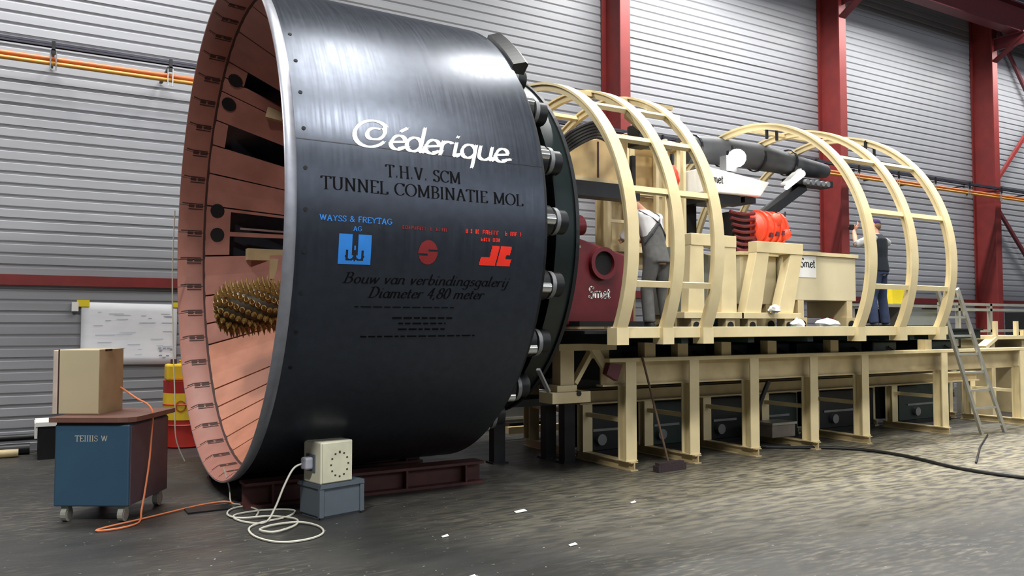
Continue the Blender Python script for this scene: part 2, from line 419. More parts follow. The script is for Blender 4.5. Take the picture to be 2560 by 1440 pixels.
# ------------------------------------------------------------------ the shield
ZC = 2.53
SB = (1.15, 0, .13)
sh = thing('tunnel_shield', 'huge blue-black tunnel boring shield drum with lettering, open pink front, on red beams', 'tunnel shield', SB)
def Rx(x): return 2.335 - .012 * x / 2.3
prof = [(x, Rx(x)) for x in (.09, .25, .4, .8, 1.2, 1.6, 2.0, 2.3)] + [(2.3, 2.27), (.30, 2.305), (.09, 2.33)]
B().lathe_x(prof, n=192, cz=ZC).make('outer_skin', M['shield'], sh, smooth=True)
B().lathe_x([(0, 2.389), (0, 2.394), (.012, 2.40), (.08, 2.388), (.095, 2.372), (.095, 2.326), (.004, 2.386)], n=192, cz=ZC).make('cutting_ring', M['lip'], sh, smooth=True, label='bare steel cutting lip')
# seam line on the skin
B().lathe_x([(.09, Rx(.09) + .002), (2.3, Rx(2.3) + .002), (2.3, Rx(2.3)), (.09, Rx(.09))], R(12.0), R(12.16), 1, cz=ZC).make('weld_seam', M['black'], sh)
# inner ring segments
axis_loc = (0 - SB[0], 0, ZC - SB[2])
def shared(bld, name, m, smooth=False):
    return bld.mesh(name, m, smooth)
def rot_part(me, name, parent, ang, base=True, label=None):
    o = bpy.data.objects.new(name, me); COL.objects.link(o); o.parent = parent; OFF[o] = V(SB)
    if base: o.location = axis_loc; o.rotation_euler = (-ang, 0, 0)
    if label: o['label'] = label
    return o
DA = R(8.18)
g = R(.10)
seg = shared(B().lathe_x([(.002, 2.386), (.002, 2.379), (.095, 2.317), (.28, 2.30), (.28, 2.308), (.10, 2.323)], g, DA - g, 4), 'ring_segment', M['primer'], True)
def seg_r(x): return (2.379 - (x - .002) * .667 if x < .095 else 2.317 - (x - .095) * .092) - .003
sl = B()
for k, (x0, x1, da) in enumerate([(.097, .26, -.6), (.10, .16, .1), (.18, .26, .1), (.097, .26, 1.0), (.03, .094, -.6)]):
    rr = 2.328 - .15 * 0
    for (xa, xb) in [(x0, x1)]:
        ra = seg_r(xa); rb = seg_r(xb)
        a = R(da); wd = R(.16 if k in (0, 3, 4) else .40)
        sl.add([(xa, -ra * math.cos(a - wd), ra * math.sin(a - wd)), (xb, -rb * math.cos(a - wd), rb * math.sin(a - wd)),
                (xb, -rb * math.cos(a + wd), rb * math.sin(a + wd)), (xa, -ra * math.cos(a + wd), ra * math.sin(a + wd)),
                (xa, -(ra + .006) * math.cos(a - wd), (ra + .006) * math.sin(a - wd)), (xb, -(rb + .006) * math.cos(a - wd), (rb + .006) * math.sin(a - wd)),
                (xb, -(rb + .006) * math.cos(a + wd), (rb + .006) * math.sin(a + wd)), (xa, -(ra + .006) * math.cos(a + wd), (ra + .006) * math.sin(a + wd))], B.HEX)
slm = shared(sl, 'bolt_slot', M['slot'])
for k in range(44):
    a = k * DA + R(180 + 2.8)
    s_ = rot_part(seg, 'ring_segment', sh, a)
    q = bpy.data.objects.new('bolt_slot', slm); COL.objects.link(q); q.parent = s_; q['kind'] = 'stuff'
# conical inner plates (angle from +Y up: psi ; our angle a = pi - psi)
def cone_r(x): return 2.30 - .64 * (x - .30)
def plate(p0, p1, x0, x1, m, name='lining_plate', n=None, gap=.25, lift=0, label=None):
    n = n or max(1, int((p1 - p0) / 5))
    b = B().lathe_x([(x0, cone_r(x0) + .03 - lift), (x0, cone_r(x0) - lift), (x1, cone_r(x1) - lift), (x1, cone_r(x1) + .03 - lift)], R(180 - p1 + gap), R(180 - p0 - gap), n, cz=ZC)
    return b.make(name, m, sh, label=label)
bd = [-90, -75, -67, -59, -53, -46, -30, -23, -14, -1.5]
for i, (a, b_) in enumerate(zip(bd[:-1], bd[1:])):
    plate(a, b_, .30, 1.5, M['primer2'] if i < 6 else M['primer'])
plate(-1.5, 14, .30, .56, M['primer'])
plate(4.6, 6.6, .56, 1.5, M['primer'])
plate(12.6, 14, .56, 1.5, M['primer'])
bd = [14, 24, 33, 41, 51, 62, 75, 90, 120, 150, 180, 210, 240, 270]
for a, b_ in zip(bd[:-1], bd[1:]):
    if a == 33: plate(a, b_, .30, .43, M['primer']); continue
    if a == 51: plate(51, 56, .30, 1.5, M['primer']); plate(56, 62, .30, .5, M['primer']); continue
    plate(a, b_, .30, 1.5, M['primer'])
# oval ports on the cone
for (x, psi) in [(.42, 12.8), (.43, 5.2), (.41, 57.0), (.40, 48.0)]:
    a = R(180 - psi); rr = cone_r(x) - .004
    c = V((x, -rr * math.cos(a), ZC + rr * math.sin(a))); nrm = V((-.55, math.cos(a), -math.sin(a))).normalized()
    B().cyl(c + nrm * -.02, c + nrm * .012, .085, 14).make('port', M['void'], sh, label='black round port')
B().lathe_x([(1.5, 1.53), (1.5, .25), (1.54, .25), (1.54, 1.53)], n=48, cz=ZC).make('bulkhead', M['dark_red'], sh)
B().lathe_x([(.278, 2.312), (.306, 2.312), (.306, 2.296), (.278, 2.299)], n=120, cz=ZC).make('groove', M['slot'], sh)
# beige and black pieces seen through the openings
B().box(.72, 1.35, 1.86, 1.98, ZC - .12, ZC + .02).box(.98, 1.35, 1.80, 1.92, ZC - .35, ZC - .10).make('inner_bracket', M['cream2'], sh, label='cream bracket behind the opening')
B().bar((.66, 2.02, ZC + .27), (1.4, 1.9, ZC + .24), .02, .025).make('rod', M['chrome'], sh)
B().bar((.80, 1.30, ZC + 1.55), (1.3, 1.1, ZC + 1.42), .25, .12).make('inner_bracket', M['tan'], sh, label='tan bracket in the dark roof')
# bolt holes on the skin
for k in range(10):
    a = R(-1.2 + 7.7 * (k - 4)); x = .172; rr = Rx(x)
    p = V((x, -rr * math.cos(a), ZC + rr * math.sin(a))); nn = V((0, -math.cos(a), math.sin(a)))
    B().cyl(p - nn * .02, p + nn * .004, .016, 10).make('bolt_hole', M['void'], sh)

# ------------------------------------------------------------------ stroke lettering
def el(cx, cy, rx, ry, a0, a1, n=12):
    return [(cx + rx * math.cos(R(a0 + (a1 - a0) * i / n)), cy + ry * math.sin(R(a0 + (a1 - a0) * i / n))) for i in range(n + 1)]
CAP = {
 'T': (.66, [[(.33, 0), (.33, 1)], [(.02, 1), (.64, 1)], [(.02, 1), (.02, .84)], [(.64, 1), (.64, .84)], [(.2, 0), (.46, 0)]]),
 'H': (.8, [[(.14, 0), (.14, 1)], [(.66, 0), (.66, 1)], [(.14, .52), (.66, .52)]] + [[(x - .12, y), (x + .12, y)] for x in (.14, .66) for y in (0, 1)]),
 'V': (.74, [[(.1, 1), (.37, 0)], [(.37, 0), (.64, 1)], [(0, 1), (.22, 1)], [(.53, 1), (.74, 1)]]),
 'S': (.56, [el(.28, .75, .2, .23, 20, 250, 10) + el(.28, .25, .22, .26, 80, -160, 10), [(.47, .98), (.47, .78)], [(.06, .2), (.06, .02)]]),
 'C': (.72, [el(.4, .5, .36, .5, 40, 320, 18), [(.68, .98), (.68, .76)]]),
 'M': (.96, [[(.14, 0), (.14, 1)], [(.14, 1), (.48, .06)], [(.48, .06), (.82, 1)], [(.82, 0), (.82, 1)], [(.02, 0), (.26, 0)], [(.7, 0), (.94, 0)], [(.02, 1), (.16, 1)], [(.8, 1), (.94, 1)]]),
 'U': (.78, [[(.14, 1), (.14, .3)] + el(.39, .3, .25, .3, 180, 360, 8) + [(.64, 1)], [(.02, 1), (.26, 1)], [(.53, 1), (.76, 1)]]),
 'N': (.82, [[(.14, 0), (.14, 1)], [(.14, 1), (.66, 0)], [(.66, 0), (.66, 1)], [(.02, 0), (.26, 0)], [(.02, 1), (.16, 1)], [(.55, 1), (.78, 1)]]),
 'E': (.62, [[(.14, 0), (.14, 1)], [(.02, 1), (.56, 1)], [(.02, 0), (.58, 0)], [(.14, .52), (.44, .52)], [(.56, 1), (.56, .84)], [(.58, 0), (.58, .18)]]),
 'L': (.6, [[(.14, 0), (.14, 1)], [(.02, 1), (.28, 1)], [(.02, 0), (.56, 0)], [(.56, 0), (.56, .2)]]),
 'O': (.84, [el(.42, .5, .38, .5, 0, 360, 22)]),
 'B': (.64, [[(.14, 0), (.14, 1)], [(.02, 1), (.34, 1)] + el(.34, .76, .2, .24, 90, -90, 8) + [(.14, .52)], [(.34, .52)] + el(.34, .26, .25, .26, 90, -90, 8) + [(.02, 0)]]),
 'I': (.32, [[(.15, 0), (.15, 1)], [(.03, 0), (.27, 0)], [(.03, 1), (.27, 1)]]),
 'A': (.76, [[(.1, 0), (.37, 1)], [(.37, 1), (.66, 0)], [(.2, .34), (.56, .34)], [(0, 0), (.22, 0)], [(.53, 0), (.76, 0)]]),
 'W': (1.0, [[(.08, 1), (.29, 0)], [(.29, 0), (.5, 1)], [(.5, 1), (.71, 0)], [(.71, 0), (.92, 1)]]),
 'Y': (.7, [[(.05, 1), (.34, .5)], [(.64, 1), (.34, .5)], [(.34, .5), (.34, 0)]]),
 'F': (.56, [[(.12, 0), (.12, 1)], [(.12, 1), (.54, 1)], [(.12, .52), (.46, .52)]]),
 'R': (.66, [[(.12, 0), (.12, 1)], [(.12, 1), (.36, 1)] + el(.36, .75, .22, .25, 90, -90, 8) + [(.12, .5)], [(.36, .5), (.62, 0)]]),
 'G': (.76, [el(.4, .5, .34, .5, 40, 330, 16) + [(.7, .45)], [(.7, .45), (.45, .45)]]),
 'D': (.72, [[(.12, 0), (.12, 1)], [(.12, 1), (.3, 1)] + el(.3, .5, .36, .5, 90, -90, 12) + [(.12, 0)]]),
 '&': (.74, [[(.66, 0), (.22, .66)] + el(.32, .8, .14, .18, 200, -30, 8) + [(.2, .42)] + el(.28, .22, .2, .22, 120, 300, 8) + [(.66, .46)]]),
 '.': (.3, [[(.10, .02), (.17, .02)], [(.10, .08), (.17, .08)], [(.10, .14), (.17, .14)]]), ' ': (.36, []), '-': (.4, [[(.05, .45), (.35, .45)]]),
}
XH = .56
LOW = {
 'a': (.5, [el(.24, .28, .19, .28, 20, 380, 14), [(.43, XH), (.43, .06), (.5, .0), (.56, .08)]]),
 'b': (.5, [[(.08, 1), (.08, .1)], el(.26, .28, .19, .28, 180, 540, 14)]),
 'c': (.42, [el(.24, .28, .19, .28, 50, 320, 10)]),
 'd': (.52, [el(.24, .28, .19, .28, 0, 360, 14), [(.44, 1), (.44, .06), (.5, 0), (.56, .08)]]),
 'e': (.44, [[(.06, .26), (.42, .34)] + el(.25, .32, .17, .24, 5, 180, 8) + el(.25, .28, .2, .28, 180, 330, 8)]),
 'g': (.5, [el(.24, .28, .19, .28, 0, 360, 14), [(.43, XH), (.42, -.2)] + el(.26, -.2, .16, .15, 0, -160, 6)]),
 'i': (.26, [[(.1, XH), (.1, .06), (.16, 0), (.24, .08)], [(.1, .78), (.12, .84)]]),
 'j': (.26, [[(.12, XH), (.1, -.2)] + el(-.04, -.2, .14, .14, 0, -140, 5), [(.12, .78), (.14, .84)]]),
 'l': (.26, [[(.1, 1), (.1, .06), (.16, 0), (.24, .08)]]),
 'm': (.8, [[(.08, XH), (.08, 0)], [(.08, .4)] + el(.23, .38, .14, .18, 150, 0, 6) + [(.37, 0)], [(.37, .4)] + el(.53, .38, .15, .18, 150, 0, 6) + [(.68, .06), (.74, 0), (.8, .08)]]),
 'n': (.52, [[(.08, XH), (.08, 0)], [(.08, .38)] + el(.25, .38, .16, .18, 150, 0, 6) + [(.41, .06), (.47, 0), (.53, .08)]]),
 'o': (.48, [el(.24, .28, .19, .28, 0, 360, 16)]),
 'q': (.5, [el(.24, .28, .19, .28, 0, 360, 14), [(.43, XH), (.43, -.36)]]),
 'r': (.38, [[(.08, XH), (.08, 0)], [(.08, .36)] + el(.24, .38, .15, .18, 150, 40, 5)]),
 's': (.38, [el(.2, .43, .13, .13, 30, 250, 7) + el(.19, .15, .15, .15, 80, -160, 7)]),
 't': (.32, [[(.12, .8), (.12, .08), (.18, 0), (.28, .08)], [(.0, XH), (.28, XH)]]),
 'u': (.52, [[(.08, XH), (.08, .18)] + el(.24, .18, .16, .18, 180, 340, 6), [(.42, XH), (.42, .06), (.48, 0), (.54, .08)]]),
 'v': (.46, [[(.06, XH), (.2, 0)], [(.2, 0), (.4, XH)]]),
 'w': (.7, [[(.06, XH), (.18, 0)], [(.18, 0), (.36, XH)], [(.36, XH), (.48, 0)], [(.48, 0), (.66, XH)]]),
 '4': (.5, [[(.34, 0), (.34, 1), (.04, .3), (.48, .3)]]),
 '8': (.5, [el(.25, .75, .17, .24, -90, 270, 12), el(.25, .26, .21, .26, 90, 450, 12)]),
 '0': (.5, [el(.25, .5, .2, .5, 0, 360, 16)]), '5': (.5, [[(.42, 1), (.12, 1), (.08, .58)] + el(.22, .32, .21, .3, 110, -150, 9)]),
 ',': (.2, [[(.1, .06), (.05, -.14)]]), ' ': (.3, []),
 'C': (.95, [el(.45, .5, .42, .52, 35, 330, 20), el(.45, .5, .42, .52, 35, 120, 6)[::-1], [(.79, .8)] + el(.52, .58, .26, .32, 40, -60, 6) + el(.5, .5, .16, .22, 270, 100, 8) + [(.62, .72)]]),
 'D': (.78, [[(.2, .95), (.16, .05)], [(.02, .9), (.2, .98)] + el(.3, .5, .4, .5, 90, -90, 12) + [(.04, .03)]]),
 'B': (.72, [[(.2, .95), (.16, .04)], [(.02, .9), (.3, .98)] + el(.34, .76, .2, .22, 80, -80, 8) + [(.2, .52)], [(.3, .53)] + el(.34, .27, .28, .27, 80, -100, 8) + [(.02, .03)]]),
}
LOW['S'] = CAP['S']
def strokes(text, font, size, shear=0, gap=.06, conn=False):
    x = 0; out = []
    for ch in text:
        acc = ch == '\u00e9'
        w_, st = font['e' if acc else ch]
        if acc: st = st + [[(.24, .72), (.4, .9)]]
        for s_ in st: out.append([((x + px + shear * py) * size, py * size) for px, py in s_])
        if conn and ch in 'diu\u00e9e' : out.append([((x + w_ - .14) * size, .06 * size), ((x + w_ + .14) * size, .16 * size)])
        x += w_ + gap
    return out, (x - gap) * size
def sweep(out, nib, thin):
    quads = []
    for s_ in out:
        pts = [s_[0]]
        for a, b_ in zip(s_[:-1], s_[1:]):
            L_ = math.hypot(b_[0] - a[0], b_[1] - a[1]); k = max(1, int(L_ / .07))
            pts += [(a[0] + (b_[0] - a[0]) * i / k, a[1] + (b_[1] - a[1]) * i / k) for i in range(1, k + 1)]
        for a, b_ in zip(pts[:-1], pts[1:]):
            for v_ in (nib, thin):
                quads.append([(a[0] - v_[0], a[1] - v_[1]), (a[0] + v_[0], a[1] + v_[1]), (b_[0] + v_[0], b_[1] + v_[1]), (b_[0] - v_[0], b_[1] - v_[1])])
    return quads
def on_shield(x, t, off=.003):
    rr = Rx(x) + off; a = t / 2.37
    return (x, -rr * math.cos(a), ZC + rr * math.sin(a))
def put_on_shield(quads, x0, t0, m, label, sx=1, name='lettering', off=.003):
    b = B()
    for q in quads: b.add([on_shield(x0 + p[0] * sx, t0 + p[1], off) for p in q], [(0, 1, 2, 3)])
    o = b.make(name, m, sh, label=label, fix=False)
    o['kind'] = 'stuff'
    return o
def line(text, font, x0, x1, t0, size, m, label, shear=0, gap=.06, nib=(.055, 0), thin=(0, .016), conn=False):
    o, w_ = strokes(text, font, size, shear, gap, conn)
    sx = (x1 - x0) / w_
    q = sweep(o, (nib[0] * size / sx, nib[1] * size), (thin[0] * size, thin[1] * size))
    return put_on_shield(q, x0, t0, m, label, sx)
def blur_line(x0, x1, t0, h, m, label, seed):
    rr = random.Random(seed); x = x0; q = []
    while x < x1 - .02:
        l = rr.uniform(.018, .030)
        if rr.random() > .13:
            q.append([(x, t0), (x + .007, t0), (x + .007, t0 + h), (x, t0 + h)])
            k = rr.choice([(0, .2), (.4, .6), (.8, 1), (0, .2)])
            for a in (k, rr.choice([(.8, 1), (.4, .6)])): q.append([(x, t0 + h * a[0]), (x + l - .006, t0 + h * a[0]), (x + l - .006, t0 + h * a[1]), (x, t0 + h * a[1])])
            if rr.random() > .5: q.append([(x + l - .013, t0), (x + l - .006, t0), (x + l - .006, t0 + h), (x + l - .013, t0 + h)])
        x += l
    return put_on_shield(q, 0, 0, m, label)
line('C\u00e9derique', LOW, .53, 1.94, .50, .23, M['white_ink'], 'large white script name', shear=.22, gap=-.02, nib=(.082, .035), thin=(-.025, .038), conn=True)
line('T.H.V. SCM', CAP, .815, 1.475, .262, .10, M['ink'], 'black serif line T.H.V. SCM', nib=(.075, 0), thin=(0, .022))
line('TUNNEL COMBINATIE MOL', CAP, .29, 2.075, .118, .10, M['ink'], 'black serif line TUNNEL COMBINATIE MOL', nib=(.075, 0), thin=(0, .022))
line('WAYSS & FREYTAG', CAP, .278, .862, -.122, .043, M['blue_ink'], 'small blue capitals', nib=(.1, 0), thin=(0, .07))
line('AG', CAP, .545, .615, -.19, .036, M['blue_ink'], 'small blue capitals of two letters', nib=(.1, 0), thin=(0, .07))
blur_line(.93, 1.37, -.152, .030, M['dkred_ink'], 'small dark red line, not readable', 4)
blur_line(1.515, 2.085, -.152, .036, M['red_ink'], 'small orange red line, not readable', 5)
blur_line(1.66, 1.86, -.212, .030, M['red_ink'], 'second short orange red line, not readable', 6)
line('Bouw van verbindingsgalerij', LOW, .485, 1.96, -.60, .088, M['ink'], 'black italic line Bouw van verbindingsgalerij', shear=.25, gap=.05, nib=(.075, .02), thin=(-.015, .022))
line('Diameter 4,80 meter', LOW, .70, 1.73, -.715, .09, M['ink'], 'black italic line Diameter 4,80 meter', shear=.25, gap=.05, nib=(.075, .02), thin=(-.015, .022))
# small unreadable lines under it: short dashes
for (x0, x1, t0, h) in [(.604, 1.473, -.797, .008), (.935, 1.49, -.893, .013), (.995, 1.42, -.942, .013), (1.0, 1.42, -.994, .013), (.69, 1.72, -1.058, .012)]:
    rr = random.Random(int(x0 * 1000)); x = x0; q = []
    while x < x1:
        l = min(rr.uniform(.03, .09), x1 - x); q.append([(x, t0), (x + l, t0), (x + l, t0 + h), (x, t0 + h)]); x += l + .018
    put_on_shield(q, 0, 0, M['ink'], 'fine black print, not readable', name='fine_print')
# emblems: blue square with W cut, dark red round S, red slanted JL block
def quad_grid(poly_fn, x0, x1, t0, t1, nx, nt):
    q = []
    for i in range(nx):
        for j in range(nt):
            a = x0 + (x1 - x0) * i / nx; b_ = x0 + (x1 - x0) * (i + 1) / nx; c = t0 + (t1 - t0) * j / nt; d = t0 + (t1 - t0) * (j + 1) / nt
            if poly_fn((a + b_) / 2, (c + d) / 2): q.append([(a, c), (b_, c), (b_, d), (a, d)])
    return q
def in_w(x, t):
    u = (x - .435) / .262; v = (t + .452) / .235
    if u < 0 or u > 1 or v < 0 or v > 1: return False
    if .40 < u < .60 and v > .30 and not (.47 < u < .53 and v < .62): return False   # middle slot
    def arc(cx, cy, r0, r1): d = math.hypot((u - cx), (v - cy) * .9); return r0 < d < r1
    if .2 < u < .8 and v < .47:
        if .22 < u < .30 and v > .12 or .70 < u < .78 and v > .12: return False
        if v < .30 and (arc(.36, .28, .09, .15) or arc(.64, .28, .09, .15)) and v > .1: return False
        if .47 < u < .53 and v > .1: return False
    return True
put_on_shield(quad_grid(in_w, .435, .697, -.452, -.217, 44, 40), 0, 0, M['blue_ink'], 'blue square emblem with a W cut out', name='emblem')
def in_s(x, t):
    u = (x - 1.183) / .085; v = (t + .33) / .1
    d = math.hypot(u, v)
    if d > 1: return False
    if abs(v - .12) < .09 and u > .05: return False
    if abs(v + .22) < .08 and u < -.05: return False
    return True
put_on_shield(quad_grid(in_s, 1.09, 1.28, -.435, -.225, 34, 36), 0, 0, M['dkred_ink'], 'dark red round emblem with an S', name='emblem')
def in_jl(x, t):
    v = (t + .418) / .172; u = (x - 1.655) / .30
    if not (0 <= v <= 1): return False
    us = u - v * .12
    left = (.0 <= us <= .46 and v < .42) or (.28 <= us <= .52)
    right = (.56 <= us <= .80) or (.56 <= us <= 1.0 and v < .36) or (.8 <= us <= .92 and v > .55)
    return left or right
put_on_shield(quad_grid(in_jl, 1.64, 2.0, -.418, -.246, 60, 34), 0, 0, M['red_ink'], 'orange red emblem of two slanted letters', name='emblem')

# ------------------------------------------------------------------ rear of the shield
B().lathe_x([(2.30, 2.27), (2.36, 2.27), (2.36, 1.70), (2.30, 1.70)], n=96, cz=ZC).make('rear_flange', M['black'], sh)
B().lathe_x([(2.66, 1.96), (2.92, 1.90), (2.92, 1.60), (2.66, 1.60)], n=96, cz=ZC).make('thrust_ring', M['ring_dark'], sh, smooth=True, label='dark green-black thrust ring')
B().lathe_x([(2.92, 1.92), (2.96, 1.92), (2.96, 1.84), (2.92, 1.84)], n=96, cz=ZC).make('thrust_ring_rim', M['black'], sh)
B().lathe_x([(2.36, 1.74), (2.66, 1.74), (2.66, 1.70), (2.36, 1.70)], n=64, cz=ZC).make('tail_barrel', M['void'], sh)
# lifting plate at the top rear
B().lathe_x([(2.305, 2.26), (2.305, 2.355), (2.42, 2.40), (2.46, 2.38), (2.46, 2.26)], R(41), R(57), 10, cz=ZC).make('tail_plate', M['black'], sh, label='black curved plate on the tail')
jk = {}
jk['thrust_jack'] = shared(B().cyl((2.36, 0, 2.03), (2.50, 0, 2.03), .15, 16).cyl((2.50, 0, 2.03), (2.68, 0, 2.03), .115, 16), 'thrust_jack', M['black'], True)
jk['rod'] = shared(B().cyl((2.36, 0, 2.155), (2.50, 0, 2.155), .052, 12).cyl((2.33, 0, 2.155), (2.36, 0, 2.155), .065, 12), 'rod', M['chrome'], True)
jk['foot'] = shared(B().lathe_x([(2.53, .13), (2.53, .06), (2.57, .06), (2.57, .13)], n=20, cz=2.05), 'foot', M['steel'], True)
for k in range(22):
    a = R(1.2 + 16.36 * k)
    o = rot_part(jk['thrust_jack'], 'thrust_jack', sh, 0)
    o.location = axis_loc; o.rotation_euler = (PI / 2 - a, 0, 0)
    for nm in ('rod', 'foot'):
        c = bpy.data.objects.new(nm, jk[nm]); COL.objects.link(c); c.parent = o
B().bar((2.40, -2.05, 1.22), (2.60, -1.92, 1.0), .035, .025).make('strut', M['steel'], sh, label='grey steel strut')
# cutter head in the mouth of the shield
ct = thing('cutter_drum', 'gold toothed roadheader cutting drum inside the pink mouth of the shield', 'cutter', (.38, .45, 1.5))
cc = V((.38, .45, 1.80)); ax = V((.86, -.32, .12)).normalized(); s_, u_ = frame_of(ax)
b = B(); rr = [.10, .17, .20, .205, .19, .15]; xs = [-.29, -.22, -.1, .1, .27, .37]
b.taper([cc + ax * x for x in xs], rr, 18); b.make('drum', M['drum'], ct, smooth=True)
tm = B().cyl((0, 0, 0), (.02, 0, .05), .034, 7, .028).cyl((.02, 0, .05), (.05, 0, .125), .02, 7, .003).mesh('tooth', M['gold'])
for i in range(13):
    x = -.27 + .053 * i
    r0 = .11 if i == 0 else .16 if i == 1 else .2 if i < 11 else .16
    for j in range(11):
        a = 2 * PI * j / 11 + i * .42
        n_ = s_ * math.cos(a) + u_ * math.sin(a); tdir = s_ * -math.sin(a) + u_ * math.cos(a)
        o = link('tooth', tm, ct); o.matrix_local = MX.Translation(cc + ax * x + n_ * (r0 - .02) - OFF[ct]) @ MX(((tdir.x, (n_.cross(tdir)).x, n_.x), (tdir.y, (n_.cross(tdir)).y, n_.y), (tdir.z, (n_.cross(tdir)).z, n_.z))).to_4x4()
B().taper([cc + ax * .33, cc + ax * .5, cc + ax * .9 + V((.3, 0, .2))], [.11, .13, .15], 14).make('boom', M['black'], ct, smooth=True)

# cradle under the shield
for s_, lab in ((-1, 'rusty red cradle beam under the near side of the shield'), (1, 'rusty red cradle beam under the far side of the shield')):
    y = .75 * s_
    t = thing('cradle_beam', lab, 'beam', (1.3, y, 0), group=None)
    zt = .222
    B().box(.1, 2.5, y - .11, y + .11, 0, .025).box(.1, 2.5, y - .012, y + .012, .025, zt - .025).box(.1, 2.5, y - .11, y + .11, zt - .025, zt).make('beam', M['rust'], t)
    for x in (.35, 1.0, 1.65, 2.3): B().box(x - .01, x + .01, y - .1, y + .1, .025, zt - .025).make('stiffener', M['rust'], t)

# ------------------------------------------------------------------ support trestles
FX = [4.25, 5.2, 6.2, 7.3, 8.35, 10.2, 12.35]
def trestle(yn, yf, lab):
    t = thing('support_trestle', lab, 'trestle', (8.2, yn, 0))
    sg = 1 if yf > yn else -1
    B().box(3.95, 12.55, yn - .09, yn + .09, 1.205, 1.25).make('top_flange', M['cream'], t, bevel=.004)
    B().box(3.95, 12.55, yn + sg * .10 - .06, yn + sg * .10 + .06, .93, .95).make('bottom_flange', M['cream2'], t)
    B().box(3.95, 12.55, yn + sg * .08 - .012, yn + sg * .08 + .012, .95, 1.205).make('web', M['cream2'], t)
    B().box(4.14, 12.55, yf - .06, yf + .06, .80, .82).box(4.14, 12.55, yf - .01, yf + .01, .68, .80).box(4.14, 12.55, yf - .06, yf + .06, .66, .68).make('lower_rail', M['cream2'], t)
    me = None
    for i, x in enumerate(FX):
        if me is None:
            # H column: two flanges and a web, relative to x
            lg = B().box(-.075, .075, -.088, -.074, .1, 1.205).box(-.075, .075, .046, .06, .1, .93).box(-.008, .008, -.074, .046, .1, .93)
            lg.box(-.085, .085, -.095, .08, .1, .112)
            if sg < 0:
                for p in lg.v: p.y = -p.y
            me = lg.mesh('leg', M['cream'])
            l2 = B().box(-.07, .07, -.062, -.05, .1, .66).box(-.07, .07, .05, .062, .1, .66).box(-.007, .007, -.05, .05, .1, .66)
            me2 = l2.mesh('leg', M['cream'])
            ya, yb = -.14 * sg, (yf - yn) + .14 * sg
            a, b_ = min(ya, yb), max(ya, yb)
            ft = B().box(-.05, .05, a, b_, 0, .012).box(-.008, .008, a, b_, .012, .088).box(-.05, .05, a, b_, .088, .1).mesh('base_beam', M['cream2'])
            a, b_ = min(0, yf - yn), max(0, yf - yn)
            tb = B().box(-.03, .03, a + .06, b_ - .05, .52, .57).mesh('tie_bar', M['cream'])
        for nm, m_, dy in (('leg', me, 0), ('leg', me2, yf - yn), ('base_beam', ft, 0), ('tie_bar', tb, 0)):
            link(nm, m_, t, loc=(x - 8.2, dy, 0))
    return t
tn = trestle(-1.0, -.2, 'cream steel trestle with row of H legs carrying the near side of the machine')
tf = trestle(1.0, .2, 'cream steel trestle behind the near one, carrying the far side of the machine')
# end frame at the front of the near trestle
t = thing('trestle_end_frame', 'cream end frame with diagonal brace between shield tail and trestle', 'frame', (3.45, -.9, .84))
B().box(3.37, 3.55, -.98, -.82, .97, 1.34).make('post', M['cream2'], t, bevel=.004)
B().box(3.34, 4.12, -1.0, -.8, 1.34, 1.415).make('head_beam', M['cream2'], t, bevel=.004)
B().bar((3.60, -.9, .98), (3.86, -.9, 1.36), .09, .05).make('brace', M['cream'], t)
B().bar((3.80, -.97, 1.38), (3.98, -.97, 1.14), .05, .09).make('gusset', M['cream'], t)
B().box(3.80, 4.05, -.95, -.85, 1.25, 1.40).make('block', M['cream2'], t)
br_ = B().box(3.22, 3.72, -1.05, -.78, .78, .90).box(3.30, 3.56, -1.02, -.8, .90, .97)
br_.make('foot_bracket', M['cream'], t, bevel=.006)
B().cyl((3.56, -1.06, .88), (3.56, -1.0, .88), .03, 10).make('pin', M['black'], t)
# dark stand below it
t = thing('steel_stand', 'black steel stand with square legs between shield and cream trestle', 'stand', (3.6, -.25, 0))
B().box(3.12, 4.07, -.34, .2, .69, .77).make('top', M['black'], t)
for x, y in ((3.92, -.28), (3.92, .12), (3.2, .12)):
    B().box(x - .06, x + .09, y - .06, y + .06, .02, .69).make('leg', M['black'], t)
    B().box(x - .09, x + .12, y - .09, y + .09, 0, .02).make('foot_plate', M['black'], t)
t = thing('knee_bolt_plate', 'maroon plate bolted on the trestle end beside the diagonal brace', 'plate', (4.02, -1.08, 1.1))
B().hexa([(3.9, -1.1, 1.08), (4.05, -1.1, 1.0), (4.05, -1.02, 1.0), (3.9, -1.02, 1.08), (3.95, -1.1, 1.2), (4.12, -1.1, 1.18), (4.12, -1.02, 1.18), (3.95, -1.02, 1.2)]).make('plate', M['dark_red'], t)

# ------------------------------------------------------------------ backup gantry: deck, ring frames, tie bars
gt = thing('backup_gantry', 'cream backup gantry of arched ring frames on a long deck behind the shield', 'gantry', (6.3, 0, 1.25))
for y, in ((-1.74,), (1.74,)):
    B().box(3.5, 9.15, y - .05, y + .05, 1.485, 1.60).make('deck_rail', M['cream'], gt, bevel=.006)
B().box(3.2, 9.2, -1.66, 1.66, 1.53, 1.56).make('deck_plate', M['black'], gt)
B().box(9.2, 11.4, -1.0, 1.66, 1.53, 1.56).make('deck_plate', M['black'], gt)
for y in (-.9, 1.5): B().box(9.0, 11.4, y - .05, y + .05, 1.40, 1.53).make('deck_bearer', M['green_dark'], gt)
for x in (3.6, 4.5, 5.5, 6.5, 7.5, 8.5, 9.0):
    B().box(x - .05, x + .05, -1.69, 1.69, 1.42, 1.53).make('deck_bearer', M['green_dark'], gt)
for x in (4.55, 5.05, 5.75, 6.55, 7.75, 9.85):
    B().box(x - .08, x + .08, -1.06, -.94, 1.25, 1.42).make('support_stub', M['cream2'], gt)
